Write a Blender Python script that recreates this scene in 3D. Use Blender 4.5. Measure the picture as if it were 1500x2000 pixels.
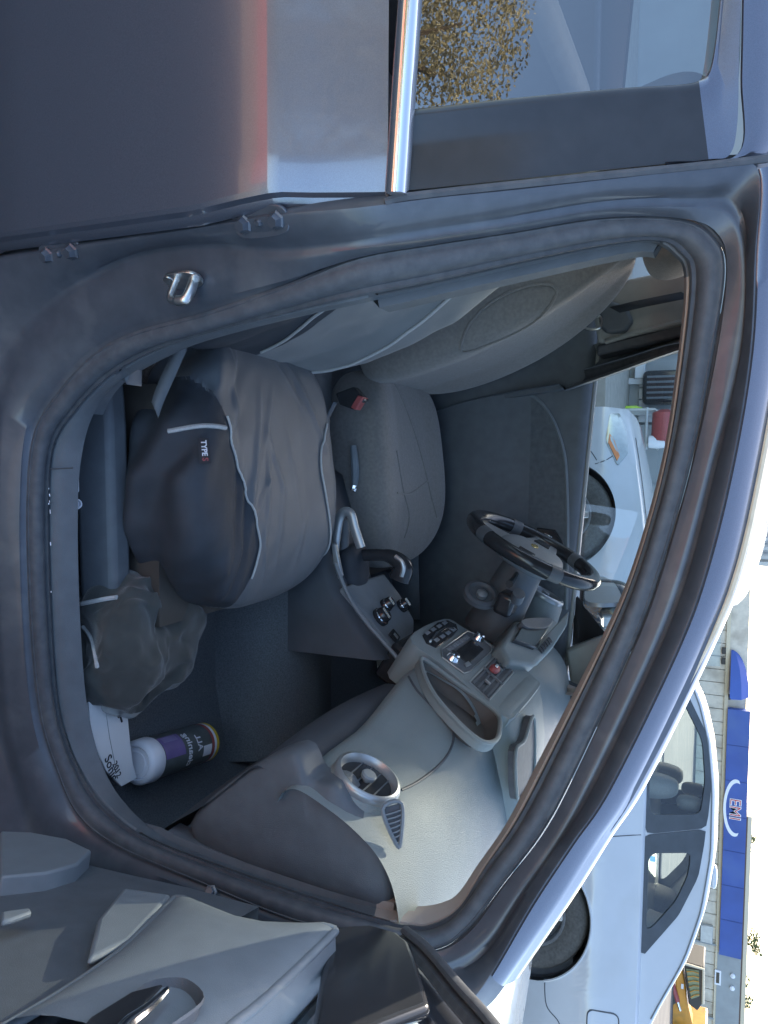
import bpy, bmesh, math, random
from mathutils import Vector, Matrix, noise
from mathutils.bvhtree import BVHTree
random.seed(7)
R = math.radians
for o in list(bpy.data.objects): bpy.data.objects.remove(o)
scene = bpy.context.scene
COL = scene.collection

# ------------------------------------------------------------------ camera, sky, sun, exposure
cam_d = bpy.data.cameras.new('camera'); cam = bpy.data.objects.new('camera', cam_d); COL.objects.link(cam)
CY, CP, CR = R(4.1), R(23.4), R(2.0)
F = Vector((math.sin(CY)*math.cos(CP), math.cos(CY)*math.cos(CP), -math.sin(CP)))
RT = Vector((math.cos(CY), -math.sin(CY), 0)); UP = RT.cross(F)
rt = RT*math.cos(CR) + UP*math.sin(CR); up = UP*math.cos(CR) - RT*math.sin(CR)
m = Matrix.Identity(4)                       # the phone was held on its side: image right = world up
for i in range(3):
    m[i][0] = up[i]; m[i][1] = -rt[i]; m[i][2] = -F[i]
m.translation = Vector((0.46, -0.91, 1.40))
cam.matrix_world = m
cam_d.sensor_fit = 'VERTICAL'; cam_d.sensor_height = 36; cam_d.sensor_width = 27; cam_d.lens = 27.72
cam_d.clip_start = 0.02; cam_d.clip_end = 3000
scene.camera = cam

SUN_AZ, SUN_EL = -9.0, 27.0                  # azimuth from +Y towards +X, degrees
w = bpy.data.worlds.new('World'); scene.world = w; w.use_nodes = True
nt = w.node_tree; bg = nt.nodes['Background']
sky = nt.nodes.new('ShaderNodeTexSky'); sky.sky_type = 'NISHITA'; sky.sun_disc = False
sky.sun_elevation = R(SUN_EL); sky.sun_rotation = R(SUN_AZ); sky.air_density = 1.0; sky.dust_density = 2.0; sky.ozone_density = 1.0
nt.links.new(sky.outputs[0], bg.inputs[0]); bg.inputs[1].default_value = 0.15
sd = bpy.data.lights.new('sun', 'SUN'); sd.energy = 3.0; sd.angle = R(0.5); sd.color = (1.0, 0.89, 0.72)
sun = bpy.data.objects.new('sun', sd); COL.objects.link(sun)
sdir = Vector((math.sin(R(SUN_AZ))*math.cos(R(SUN_EL)), math.cos(R(SUN_AZ))*math.cos(R(SUN_EL)), math.sin(R(SUN_EL))))
sun.rotation_euler = sdir.to_track_quat('Z', 'Y').to_euler(); sun.location = (0, 40, 30)
vs = scene.view_settings
vs.view_transform = 'Standard'; vs.look = 'None'; vs.exposure = 2.12; vs.gamma = 1.0; vs.use_curve_mapping = False
scene.cycles.max_bounces = 10; scene.cycles.transparent_max_bounces = 16
scene.cycles.diffuse_bounces = 5

# ------------------------------------------------------------------ helpers
def mat(name, col, rough=.6, metal=0, coat=0, var=.12, scale=30, bump=.0, bscale=200, spec=.5, sheen=0, detail=4, dirt=None, dscale=3):
    m_ = bpy.data.materials.new(name); m_.use_nodes = True
    n = m_.node_tree; b = n.nodes['Principled BSDF']
    b.inputs['Roughness'].default_value = rough; b.inputs['Metallic'].default_value = metal
    b.inputs['Coat Weight'].default_value = coat; b.inputs['Coat Roughness'].default_value = .04
    b.inputs['Specular IOR Level'].default_value = spec
    if sheen: b.inputs['Sheen Weight'].default_value = sheen
    tc = n.nodes.new('ShaderNodeTexCoord'); nz = n.nodes.new('ShaderNodeTexNoise')
    nz.inputs['Scale'].default_value = scale; nz.inputs['Detail'].default_value = detail
    n.links.new(tc.outputs['Object'], nz.inputs['Vector'])
    rp = n.nodes.new('ShaderNodeValToRGB'); rp.color_ramp.elements[0].position = .3; rp.color_ramp.elements[1].position = .7
    rp.color_ramp.elements[0].color = [c*(1-var) for c in col[:3]]+[1]; rp.color_ramp.elements[1].color = [min(1, c*(1+var)) for c in col[:3]]+[1]
    n.links.new(nz.outputs['Fac'], rp.inputs['Fac']); out = rp.outputs['Color']
    if dirt:
        n2 = n.nodes.new('ShaderNodeTexNoise'); n2.inputs['Scale'].default_value = dscale; n2.inputs['Detail'].default_value = 8
        n.links.new(tc.outputs['Object'], n2.inputs['Vector'])
        r2 = n.nodes.new('ShaderNodeValToRGB'); r2.color_ramp.elements[0].position = dirt[1]; r2.color_ramp.elements[1].position = dirt[2]
        n.links.new(n2.outputs['Fac'], r2.inputs['Fac'])
        mx = n.nodes.new('ShaderNodeMix'); mx.data_type = 'RGBA'
        n.links.new(r2.outputs['Color'], mx.inputs['Factor']); n.links.new(out, mx.inputs['A']); mx.inputs['B'].default_value = (*dirt[0], 1)
        out = mx.outputs['Result']
    n.links.new(out, b.inputs['Base Color'])
    if bump:
        nb = n.nodes.new('ShaderNodeTexNoise'); nb.inputs['Scale'].default_value = bscale; nb.inputs['Detail'].default_value = 3
        n.links.new(tc.outputs['Object'], nb.inputs['Vector'])
        bp = n.nodes.new('ShaderNodeBump'); bp.inputs['Strength'].default_value = bump; bp.inputs['Distance'].default_value = .002
        n.links.new(nb.outputs['Fac'], bp.inputs['Height']); n.links.new(bp.outputs['Normal'], b.inputs['Normal'])
    return m_

def glass_mat(name, tint=(.8, .88, .87), refl=.06, rough=0.0):
    m_ = bpy.data.materials.new(name); m_.use_nodes = True; n = m_.node_tree
    for x in list(n.nodes):
        if x.type != 'OUTPUT_MATERIAL': n.nodes.remove(x)
    out = [x for x in n.nodes if x.type == 'OUTPUT_MATERIAL'][0]
    t = n.nodes.new('ShaderNodeBsdfTransparent'); t.inputs[0].default_value = (*tint, 1)
    g = n.nodes.new('ShaderNodeBsdfGlossy'); g.inputs['Roughness'].default_value = rough
    fr = n.nodes.new('ShaderNodeLayerWeight'); fr.inputs['Blend'].default_value = .35
    mp = n.nodes.new('ShaderNodeMapRange'); mp.inputs['From Min'].default_value = 0; mp.inputs['From Max'].default_value = 1
    mp.inputs['To Min'].default_value = refl; mp.inputs['To Max'].default_value = .7
    n.links.new(fr.outputs['Fresnel'], mp.inputs['Value'])
    mx = n.nodes.new('ShaderNodeMixShader'); n.links.new(mp.outputs[0], mx.inputs[0]); n.links.new(t.outputs[0], mx.inputs[1]); n.links.new(g.outputs[0], mx.inputs[2])
    n.links.new(mx.outputs[0], out.inputs[0])
    return m_

class MB:
    def __init__(s): s.v = []; s.f = []
    def add(s, vs_, fs):
        k = len(s.v); s.v += [Vector(p) for p in vs_]; s.f += [[i+k for i in f] for f in fs]; return s
    def grid(s, rows, cu=False, cv=False):
        nr, nc = len(rows), len(rows[0]); k = len(s.v)
        for r_ in rows: s.v += [Vector(p) for p in r_]
        for i in range(nr if cu else nr-1):
            for j in range(nc if cv else nc-1):
                a, b = i, (i+1) % nr; c, d = j, (j+1) % nc
                s.f.append([k+a*nc+c, k+a*nc+d, k+b*nc+d, k+b*nc+c])
        return s
    def tube(s, path, r, n=8, closed=False, caps=True, flat=None):
        P = [Vector(p) for p in path]; N = len(P); rows = []
        prev = None
        for i in range(N):
            if closed: t = P[(i+1) % N]-P[i-1]
            else: t = P[min(i+1, N-1)]-P[max(i-1, 0)]
            if t.length < 1e-9: t = Vector((0, 0, 1))
            t.normalize()
            if prev is None:
                a = Vector((0, 0, 1)) if abs(t.z) < .9 else Vector((1, 0, 0))
                u = t.cross(a).normalized()
            else:
                u = prev - t*prev.dot(t)
                u = u.normalized() if u.length > 1e-6 else t.orthogonal().normalized()
            prev = u; v_ = t.cross(u)
            rr = r[i] if isinstance(r, (list, tuple)) else r
            rows.append([P[i] + u*math.cos(2*math.pi*k/n)*rr + v_*math.sin(2*math.pi*k/n)*rr*(flat or 1) for k in range(n)])
        k0 = len(s.v); s.grid(rows, closed, True)
        if caps and not closed:
            s.f.append([k0+j for j in range(n)][::-1]); s.f.append([k0+(N-1)*n+j for j in range(n)])
        return s
    def box(s, c, size, rot=None):
        c = Vector(c); M = rot if rot else Matrix.Identity(3)
        vs_ = []
        for x in (-1, 1):
            for y in (-1, 1):
                for z in (-1, 1): vs_.append(c + M @ Vector((x*size[0]/2, y*size[1]/2, z*size[2]/2)))
        return s.add(vs_, [[0, 1, 3, 2], [4, 6, 7, 5], [0, 4, 5, 1], [2, 3, 7, 6], [0, 2, 6, 4], [1, 5, 7, 3]])
    def lathe(s, prof, o, ax, n=24, caps=True):
        o = Vector(o); ax = Vector(ax).normalized(); u = ax.orthogonal().normalized(); v_ = ax.cross(u)
        rows = [[o + ax*h + (u*math.cos(2*math.pi*k/n) + v_*math.sin(2*math.pi*k/n))*r_ for k in range(n)] for r_, h in prof]
        k0 = len(s.v); s.grid(rows, False, True)
        if caps:
            s.f.append([k0+j for j in range(n)][::-1]); s.f.append([k0+(len(prof)-1)*n+j for j in range(n)])
        return s
    def prism(s, poly, d):
        P = [Vector(p) for p in poly]; d = Vector(d); n = len(P)
        return s.add(P+[p+d for p in P], [list(range(n))[::-1], list(range(n, 2*n))] + [[i, (i+1) % n, n+(i+1) % n, n+i] for i in range(n)])
    def build(s, name, m_, parent=None, smooth=40, bevel=0, sub=0, seg=2, label=None, loc=None, thick=0):
        me = bpy.data.meshes.new(name); me.from_pydata([tuple(p) for p in s.v], [], s.f)
        bm = bmesh.new(); bm.from_mesh(me); bmesh.ops.remove_doubles(bm, verts=bm.verts, dist=1e-6)
        bmesh.ops.recalc_face_normals(bm, faces=bm.faces); bm.to_mesh(me); bm.free()
        if smooth:
            for p in me.polygons: p.use_smooth = True
            if not sub: me.set_sharp_from_angle(angle=R(smooth))
        me.materials.append(m_)
        o = bpy.data.objects.new(name, me); COL.objects.link(o)
        if parent: o.parent = parent; o.matrix_parent_inverse = parent.matrix_world.inverted()
        if thick:
            md = o.modifiers.new('t', 'SOLIDIFY'); md.thickness = thick; md.offset = 0
        if bevel:
            md = o.modifiers.new('b', 'BEVEL'); md.width = bevel; md.segments = seg; md.limit_method = 'ANGLE'; md.angle_limit = R(35)
        if sub:
            md = o.modifiers.new('s', 'SUBSURF'); md.levels = sub; md.render_levels = sub
        if label: o['label'] = label
        return o

def cr(P, n, closed=False):                     # Catmull-Rom resample, n points per span
    P = [Vector(p) for p in P]; N = len(P); out = []
    for i in range(N if closed else N-1):
        g = (lambda k: P[k % N]) if closed else (lambda k: P[max(0, min(N-1, k))])
        a, b, c, d = g(i-1), g(i), g(i+1), g(i+2)
        for j in range(n):
            t = j/n
            out.append(.5*((2*b)+(c-a)*t+(2*a-5*b+4*c-d)*t*t+(3*b-a-3*c+d)*t**3))
    if not closed: out.append(P[-1])
    return out

def thing(name, label, cat, loc=(0, 0, 0), group=None):
    o = bpy.data.objects.new(name, None); COL.objects.link(o); o.location = loc; o['label'] = label; o['category'] = cat
    o.empty_display_size = .1
    if group: o['group'] = group
    bpy.context.view_layer.update(); return o
def tag(o, label, cat, group=None):
    o['label'] = label; o['category'] = cat
    if group: o['group'] = group
    return o
def structure(o): o['kind'] = 'structure'; return o
def stuff(o): o['kind'] = 'stuff'; return o

def pillow(n, size, p, c=(0, 0, 0), deform=None, rot=None):
    """rounded box: a subdivided cube pushed to the unit ball of the p-norm, then deformed"""
    mb = MB(); seen = {}; c = Vector(c)
    def vert(q):
        k = tuple(round(x, 5) for x in q)
        if k not in seen:
            l = sum(abs(x)**p for x in q)**(1/p); u = Vector(q)/l
            v_ = Vector((u.x*size[0]/2, u.y*size[1]/2, u.z*size[2]/2))
            if deform: v_ = deform(u, v_)
            if rot: v_ = rot @ v_
            seen[k] = len(mb.v); mb.v.append(c+v_)
        return seen[k]
    for ax in range(3):
        for sg in (-1, 1):
            for i in range(n):
                for j in range(n):
                    q = []
                    for a, b in ((i, j), (i+1, j), (i+1, j+1), (i, j+1)):
                        e = [0, 0, 0]; e[ax] = sg; e[(ax+1) % 3] = math.tan((2*a/n-1)*math.pi/4); e[(ax+2) % 3] = math.tan((2*b/n-1)*math.pi/4); q.append(vert(e))
                    mb.f.append(q)
    return mb
def bvh(mb): return BVHTree.FromPolygons([tuple(v) for v in mb.v], mb.f)
def drop(tree, pts, d, back=.6, off=.003):      # lay a curve on a surface along d
    d = Vector(d).normalized(); out = []
    for p in pts:
        h = tree.ray_cast(Vector(p)-d*back, d, 3)
        if h[0] is not None: out.append(h[0]-d*off)
    return out
def text(name, body, size, m_, loc, xa, ya, parent=None, depth=.0006, align='CENTER', bold=0):
    cu = bpy.data.curves.new(name, 'FONT'); cu.body = body; cu.size = size; cu.extrude = depth; cu.align_x = align; cu.align_y = 'CENTER'; cu.offset = bold
    cu.resolution_u = 3
    t = bpy.data.objects.new(name, cu); COL.objects.link(t)
    bpy.context.view_layer.update()
    me = bpy.data.meshes.new_from_object(t.evaluated_get(bpy.context.evaluated_depsgraph_get()))
    bpy.data.objects.remove(t)
    o = bpy.data.objects.new(name, me); COL.objects.link(o); me.materials.clear(); me.materials.append(m_)
    xa = Vector(xa).normalized(); ya = Vector(ya); ya = (ya-xa*ya.dot(xa)).normalized(); za = xa.cross(ya)
    M = Matrix.Identity(4)
    for i in range(3): M[i][0] = xa[i]; M[i][1] = ya[i]; M[i][2] = za[i]; M[i][3] = loc[i]
    me.transform(M)
    if parent: o.parent = parent; o.matrix_parent_inverse = parent.matrix_world.inverted()
    return o

# ------------------------------------------------------------------ materials
M = {}
def paint(name, col, var=.1):
    m_ = mat(name, col, .29, .7, .8, var, 900, 0, detail=1)
    return m_
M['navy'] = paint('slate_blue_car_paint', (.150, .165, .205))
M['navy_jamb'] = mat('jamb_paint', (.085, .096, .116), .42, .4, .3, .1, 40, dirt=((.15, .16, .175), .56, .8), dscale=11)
M['rubber'] = mat('black_rubber', (.078, .085, .097), .55, var=.15, scale=60, bump=.2, spec=.35, dirt=((.105, .11, .115), .5, .85), dscale=30)
M['plast_d'] = mat('dark_plastic', (.105, .119, .134), .55, var=.1, bump=.35, bscale=900)
M['plast_b'] = mat('black_gloss', (.03, .032, .036), .18, var=.1)
M['plast_m'] = mat('mid_grey_plastic', (.185, .21, .23), .55, var=.06, bump=.3, bscale=900)
M['plast_l'] = mat('light_grey_dash_plastic', (.20, .237, .243), .52, var=.06, scale=8, bump=.6, bscale=700, dirt=((.235, .265, .262), .45, .8), dscale=3.5)
M['silver'] = mat('silver_plastic', (.36, .38, .39), .32, .55, var=.04)
M['tan'] = mat('beige_headliner_trim', (.36, .31, .28), .7, var=.05, bump=.2, bscale=700)
M['trim_g'] = mat('grey_pillar_trim', (.30, .31, .30), .6, var=.05, bump=.2)
M['chrome'] = mat('chrome', (.85, .85, .86), .12, 1, var=.02)
M['steel'] = mat('zinc_steel', (.62, .62, .6), .3, 1, var=.15, scale=80)
M['cover_d'] = mat('black_seat_cover', (.030, .037, .048), .68, var=.15, scale=25, bump=.4, bscale=1100, sheen=.02)
M['cover_b'] = mat('grey_backrest_cover', (.17, .18, .185), .55, var=.08, scale=14, bump=.4, bscale=1100, sheen=.2)
M['plast_k'] = mat('charcoal_plastic', (.052, .061, .073), .6, var=.15, scale=12, bump=.35, bscale=900)
M['cover_g'] = mat('grey_seat_cover', (.10, .114, .13), .45, var=.08, scale=14, bump=.3, bscale=1500, sheen=.1)
M['piping'] = mat('pale_piping', (.42, .43, .43), .7, var=.1, scale=300)
M['fabric_g'] = mat('grey_seat_fabric', (.215, .20, .185), .9, var=.12, scale=120, bump=.5, bscale=900, sheen=.3)
M['carpet'] = mat('dark_carpet', (.125, .138, .148), .95, var=.3, scale=350, bump=.8, bscale=700)
M['glass'] = glass_mat('window_glass', (.80, .88, .88), .05)
M['glass_t'] = glass_mat('tinted_window_glass', (.45, .52, .54), .20)
M['white'] = mat('white_paint', (.47, .485, .51), .35, 0, .8, .03, 5, dirt=((.36, .355, .34), .5, .85), dscale=1.5)
M['tyre'] = mat('tyre_rubber', (.085, .080, .074), .8, var=.25, scale=60, bump=.5, bscale=120)
M['alloy'] = mat('alloy_wheel', (.5, .5, .5), .35, .8, var=.1)
M['red'] = mat('red_plastic', (.34, .075, .075), .45)
M['amber'] = mat('amber_lens', (.65, .22, .06), .2)
M['lamp'] = mat('headlight_lens', (.34, .37, .36), .08, .5, .9)
M['paper'] = mat('white_paper', (.78, .79, .80), .8, var=.02)
M['ink'] = mat('black_ink', (.03, .03, .035), .7)
M['purple'] = mat('purple_print', (.19, .14, .33), .45)
M['yellow'] = mat('yellow_print', (.62, .43, .04), .45)
M['label_d'] = mat('dark_label', (.10, .115, .115), .3, var=.2, scale=40)
M['whiteplast'] = mat('white_plastic', (.78, .79, .84), .35, var=.02)
M['gold'] = mat('gold_badge', (.75, .62, .25), .25, .8)
M['bluesign'] = mat('blue_sign_panel', (.035, .085, .33), .5, var=.12, scale=.6, dirt=((.06, .12, .34), .5, .8), dscale=.5)
M['wall_beige'] = mat('beige_metal_siding', (.62, .56, .47), .6, var=.1, scale=3, dirt=((.34, .29, .23), .5, .75), dscale=.6)
M['wall_grey'] = mat('grey_siding', (.30, .32, .33), .6, var=.06, scale=2)
M['cream'] = mat('sunlit_edge_cream', (.62, .54, .40), .6)
M['galv'] = mat('galvanised_sheet', (.46, .47, .47), .42, .3, var=.1, scale=4)
M['cat'] = mat('yellow_machine_paint', (.60, .27, .035), .45, var=.1, scale=5, dirt=((.3, .17, .05), .55, .8), dscale=2)
M['darkm'] = mat('dark_machine_parts', (.05, .045, .04), .6)
M['guard'] = mat('olive_cab_glass', (.22, .25, .14), .3, var=.2, scale=6)
M['asphalt'] = mat('asphalt', (.075, .072, .068), .9, var=.3, scale=60, bump=.6, bscale=150, dirt=((.12, .11, .10), .45, .7), dscale=.7)
M['dirt'] = mat('added_strip_dirt', (.36, .27, .17), .9, var=.25, scale=4, bump=.6, bscale=60)
M['concrete'] = mat('pale_concrete', (.36, .33, .28), .85, var=.12, scale=8, bump=.3)
M['bark'] = mat('bark', (.12, .09, .06), .9, var=.3, scale=12)
M['leaf_g'] = mat('green_leaves', (.075, .10, .03), .7, var=.4, scale=3)
M['leaf_y'] = mat('autumn_leaves', (.35, .315, .19), .7, var=.55, scale=1.2)
# ------------------------------------------------------------------ the slate blue car: shell
car = thing('hatchback_car', 'slate blue small hatchback with its passenger front door open, nearest to the camera', 'car', (.5, .85, 0))
# rings of the door aperture, from the inner trim edge (A0) out to the door cut line (A4); metres
A0 = [(0.3098, 0.321, 1.3303), (0.1964, 0.324, 1.3358), (0.1621, 0.3153, 1.3194), (0.1465, 0.2977, 1.2854), (0.1565, 0.269, 1.229), (0.1875, 0.2109, 1.11), (0.2129, 0.166, 1.0104), (0.2371, 0.127, 0.908), (0.2534, 0.125, 0.782), (0.2762, 0.125, 0.6429), (0.3, 0.125, 0.5526), (0.3381, 0.125, 0.4619), (0.3907, 0.125, 0.4109), (0.4645, 0.125, 0.3842), (0.5527, 0.125, 0.3751), (0.6878, 0.1311, 0.368), (0.8267, 0.1409, 0.3644), (0.9204, 0.1474, 0.3701), (1.0122, 0.1539, 0.3951), (1.0729, 0.1581, 0.4424), (1.1178, 0.1612, 0.5236), (1.1376, 0.1626, 0.6481), (1.1519, 0.1636, 0.8042), (1.1535, 0.1704, 0.9226), (1.1565, 0.1907, 0.9761), (1.1491, 0.2033, 1.0077), (1.1276, 0.2154, 1.0391), (1.0794, 0.2252, 1.0683), (1.0104, 0.2393, 1.1092), (0.9229, 0.2516, 1.148), (0.721, 0.2815, 1.2371), (0.6075, 0.2948, 1.2787), (0.4583, 0.3118, 1.3126)]
A1 = [(0.3139, 0.2898, 1.3375), (0.2, 0.2926, 1.3427), (0.1653, 0.2838, 1.326), (0.1493, 0.2676, 1.2949), (0.1586, 0.2363, 1.2335), (0.1868, 0.1797, 1.118), (0.2122, 0.1357, 1.0213), (0.2338, 0.0966, 0.9224), (0.2494, 0.09, 0.8029), (0.2694, 0.09, 0.6686), (0.2915, 0.09, 0.5715), (0.328, 0.09, 0.4834), (0.3799, 0.09, 0.4117), (0.4389, 0.09, 0.3594), (0.5342, 0.09, 0.3451), (0.6847, 0.0959, 0.3381), (0.8217, 0.1055, 0.3337), (0.9141, 0.112, 0.3388), (0.9945, 0.1176, 0.3666), (1.0584, 0.1221, 0.4214), (1.1045, 0.1253, 0.5184), (1.1239, 0.1267, 0.6632), (1.1371, 0.1276, 0.8197), (1.1502, 0.1381, 0.9311), (1.1608, 0.1587, 0.9828), (1.1595, 0.1706, 1.0113), (1.1327, 0.1868, 1.0526), (1.0645, 0.1988, 1.0894), (0.9999, 0.2116, 1.1263), (0.9148, 0.2245, 1.1654), (0.7176, 0.2524, 1.2491), (0.6049, 0.2648, 1.2888), (0.4583, 0.2815, 1.3216)]
A2 = [(0.31, 0.2787, 1.3769), (0.1987, 0.2847, 1.3883), (0.1544, 0.2771, 1.374), (0.1305, 0.2549, 1.3318), (0.1306, 0.2061, 1.2371), (0.152, 0.1509, 1.1247), (0.1687, 0.1079, 1.0308), (0.187, 0.069, 0.9352), (0.2195, 0.058, 0.8221), (0.2474, 0.058, 0.6923), (0.268, 0.058, 0.5613), (0.299, 0.058, 0.4772), (0.357, 0.058, 0.4005), (0.4226, 0.058, 0.3482), (0.5331, 0.058, 0.3298), (0.681, 0.0637, 0.3224), (0.8155, 0.0731, 0.3197), (0.9151, 0.0801, 0.3269), (0.9945, 0.0856, 0.3519), (1.0708, 0.091, 0.3935), (1.1133, 0.0939, 0.4799), (1.1412, 0.0959, 0.6554), (1.1602, 0.0972, 0.8055), (1.1625, 0.1042, 0.9232), (1.1751, 0.1236, 0.9725), (1.1783, 0.1481, 1.0302), (1.1449, 0.165, 1.0732), (1.0728, 0.1824, 1.1213), (0.998, 0.2009, 1.1706), (0.9127, 0.2145, 1.2103), (0.7201, 0.2391, 1.2854), (0.6048, 0.2493, 1.3205), (0.4582, 0.2666, 1.3541)]
A3 = [(0.3123, 0.2722, 1.4079), (0.1963, 0.2736, 1.4104), (0.1261, 0.2649, 1.3942), (0.1206, 0.2356, 1.3389), (0.127, 0.1845, 1.24), (0.15, 0.1303, 1.1299), (0.1665, 0.088, 1.038), (0.1819, 0.0494, 0.9445), (0.1842, 0.035, 0.836), (0.1651, 0.035, 0.71), (0.1674, 0.035, 0.5812), (0.217, 0.035, 0.4389), (0.2918, 0.035, 0.3493), (0.3811, 0.035, 0.3006), (0.5333, 0.035, 0.2834), (0.6813, 0.0407, 0.2714), (0.8157, 0.0501, 0.2676), (0.9342, 0.0584, 0.2721), (1.0505, 0.0665, 0.3016), (1.1536, 0.0738, 0.3504), (1.1867, 0.0761, 0.4505), (1.1913, 0.0764, 0.6495), (1.1943, 0.0766, 0.7997), (1.189, 0.0836, 0.9249), (1.1944, 0.1108, 0.9942), (1.194, 0.1313, 1.0419), (1.1621, 0.1538, 1.0963), (1.0792, 0.171, 1.1447), (0.9957, 0.1893, 1.1942), (0.9112, 0.2038, 1.235), (0.7226, 0.2299, 1.3117), (0.6071, 0.2407, 1.3478), (0.458, 0.2569, 1.3793)]
A4 = [(0.3163, 0.2464, 1.425), (0.1905, 0.2475, 1.4268), (0.0796, 0.2467, 1.4255), (0.0784, 0.2199, 1.3755), (0.0978, 0.1515, 1.2439), (0.1133, 0.0989, 1.1373), (0.1243, 0.0576, 1.0484), (0.1367, 0.0197, 0.9583), (0.1388, 0.0, 0.857), (0.1418, 0.0, 0.7359), (0.1439, 0.0, 0.6122), (0.145, 0.0, 0.4562), (0.1578, 0.0, 0.3045), (0.2487, 0.0, 0.2189), (0.5351, 0.0, 0.1567), (0.6854, 0.006, 0.1416), (0.8222, 0.0156, 0.1352), (0.959, 0.0251, 0.1552), (1.0926, 0.0345, 0.2017), (1.1934, 0.0415, 0.2643), (1.2349, 0.0444, 0.4017), (1.2471, 0.0453, 0.6235), (1.2433, 0.045, 0.7835), (1.2293, 0.0562, 0.9382), (1.2467, 0.1015, 1.0453), (1.2271, 0.1198, 1.0885), (1.1841, 0.1308, 1.1184), (1.0786, 0.1485, 1.1706), (0.9899, 0.167, 1.2204), (0.9086, 0.1849, 1.267), (0.7173, 0.2125, 1.3459), (0.6029, 0.2228, 1.3806), (0.4579, 0.2376, 1.4085)]
# rail: rolled outer edge of the roof rail and A-pillar, beginning at the pillar foot
RL = [(1.2147, 0.1602, 1.1295), (1.0915, 0.1861, 1.2005), (1.001, 0.2039, 1.2485), (0.9181, 0.2217, 1.2944), (0.7227, 0.25, 1.3746), (0.6058, 0.2627, 1.4135), (0.4576, 0.2762, 1.4393), (0.3129, 0.2866, 1.4584), (0.1839, 0.2927, 1.4696), (0.0636, 0.2954, 1.4745)]
NS = 8
rings = [cr(r_, NS, True) for r_ in (A0, A1, A2, A3, A4)]
NR = len(rings[0])
def lerp(a, b, t): return a+(b-a)*t
def outdir(i, a, b):                      # outward (towards the door) normal between two rings
    tg = rings[a][(i+1) % NR]-rings[a][i-1]; n_ = tg.cross(rings[b][i]-rings[a][i])
    if n_.length < 1e-9: return Vector((0, -1, 0))
    n_.normalize()
    c0 = Vector((.6, .3, .85))
    ref = Vector((0, -1, 0))*.8 + Vector((0, 0, .6))*(1 if rings[b][i].z < .5 else 0)
    return n_ if n_.dot(ref) > 0 else -n_
def side_parts(mir, parent, near):
    fm = (lambda p: Vector((p.x, 1.70-p.y, p.z))) if mir else (lambda p: p)
    # jamb: from the seal out to the cut line with a pressed step
    rows = []
    for t, h in ((0, -.004), (.12, -.003), (.2, .003), (.8, .002), (1, 0)):
        rows.append([fm(lerp(rings[2][i], rings[3][i], t)+outdir(i, 2, 3)*h) for i in range(NR)])
    for t, h in ((.06, -.004), (.20, -.005), (.36, .002), (.9, .003), (.97, .002), (1, -.002)):
        rows.append([fm(lerp(rings[3][i], rings[4][i], t)+outdir(i, 3, 4)*h) for i in range(NR)])
    cen_ = fm(Vector((.55, .1, .9)))
    rows.append([p+(Vector((p.x, 0, p.z))-Vector((cen_.x, 0, cen_.z))).normalized()*.035+Vector((0, (-1 if mir else 1)*.04, 0)) for p in rows[-1]])
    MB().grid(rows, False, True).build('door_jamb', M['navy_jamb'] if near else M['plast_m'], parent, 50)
    # rubber seal: main bulb, groove and thin lip
    rows = []
    for t, h in ((0, 0), (.03, .005), (.12, .008), (.18, .005), (.22, .004), (.30, .009), (.5, .015), (.70, .014), (.85, .008), (.92, .003), (.96, .003), (1, -.002)):
        rows.append([fm(lerp(rings[1][i], rings[2][i], t)+outdir(i, 1, 2)*h) for i in range(NR)])
    MB().grid(rows, False, True).build('door_seal', M['rubber'], parent, 60)
    # inner trims: sill plate below, pillar/roof lining above
    def strip(lo, hi, name, m_, wrap):
        idx = [k % NR for k in range(lo*NS, hi*NS+1)]
        rws = []
        for t, h in ((0, -.012), (.0, .0), (.5, .004), (.92, .003), (1.04, -.004)):
            rws.append([fm(lerp(rings[0][i], rings[1][i], t)+outdir(i, 0, 1)*h) for i in idx])
        rws.insert(0, [p+(Vector((0, (-1 if mir else 1)*.006, -.11)) if name == 'sill_trim' else Vector((0, (-1 if mir else 1)*.035, 0))) for p in rws[0]])
        MB().grid(rws).build(name, m_, parent, 50)
    strip(5, 12, 'pillar_trim', M['plast_d'], 0)
    strip(12, 20, 'sill_trim', M['plast_d'], 0)
    strip(20, 23, 'kick_panel_trim', M['plast_d'], 0)
    strip(23, 34, 'headliner_edge', M['tan'], 0)
    strip(34, 38, 'pillar_trim', M['plast_d'], 0)
    # painted rail: from the cut line over to the roof
    rl = cr(RL, NS)
    if mir: rl = [fm(p) for p in rl]
    ed = [fm(rings[4][k % NR]) for k in range(26*NS, 35*NS+1)]
    rws = []
    for t, h in ((0, -.012), (0, 0), (.05, .003), (.35, .005), (.7, .005), (.92, .003), (1, 0)):
        rws.append([lerp(ed[i], rl[i], t)+Vector((0, (1 if mir else -1)*h, h*.15)) for i in range(len(rl))])
    rws[0] = [p+Vector((0, (-1 if mir else 1)*.02, -.004)) for p in rws[0]]
    sg_ = -1 if mir else 1
    rws.append([p+Vector((0, sg_*.012, .009)) for p in rl]); rws.append([p+Vector((0, sg_*.03, .016)) for p in rl]); rws.append([p+Vector((0, sg_*.06, .018)) for p in rl])
    MB().grid(rws).build('roof_rail', M['navy'], parent, 60)
    return rl
rail_r = side_parts(False, car, True)
rail_l = side_parts(True, car, False)

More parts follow.
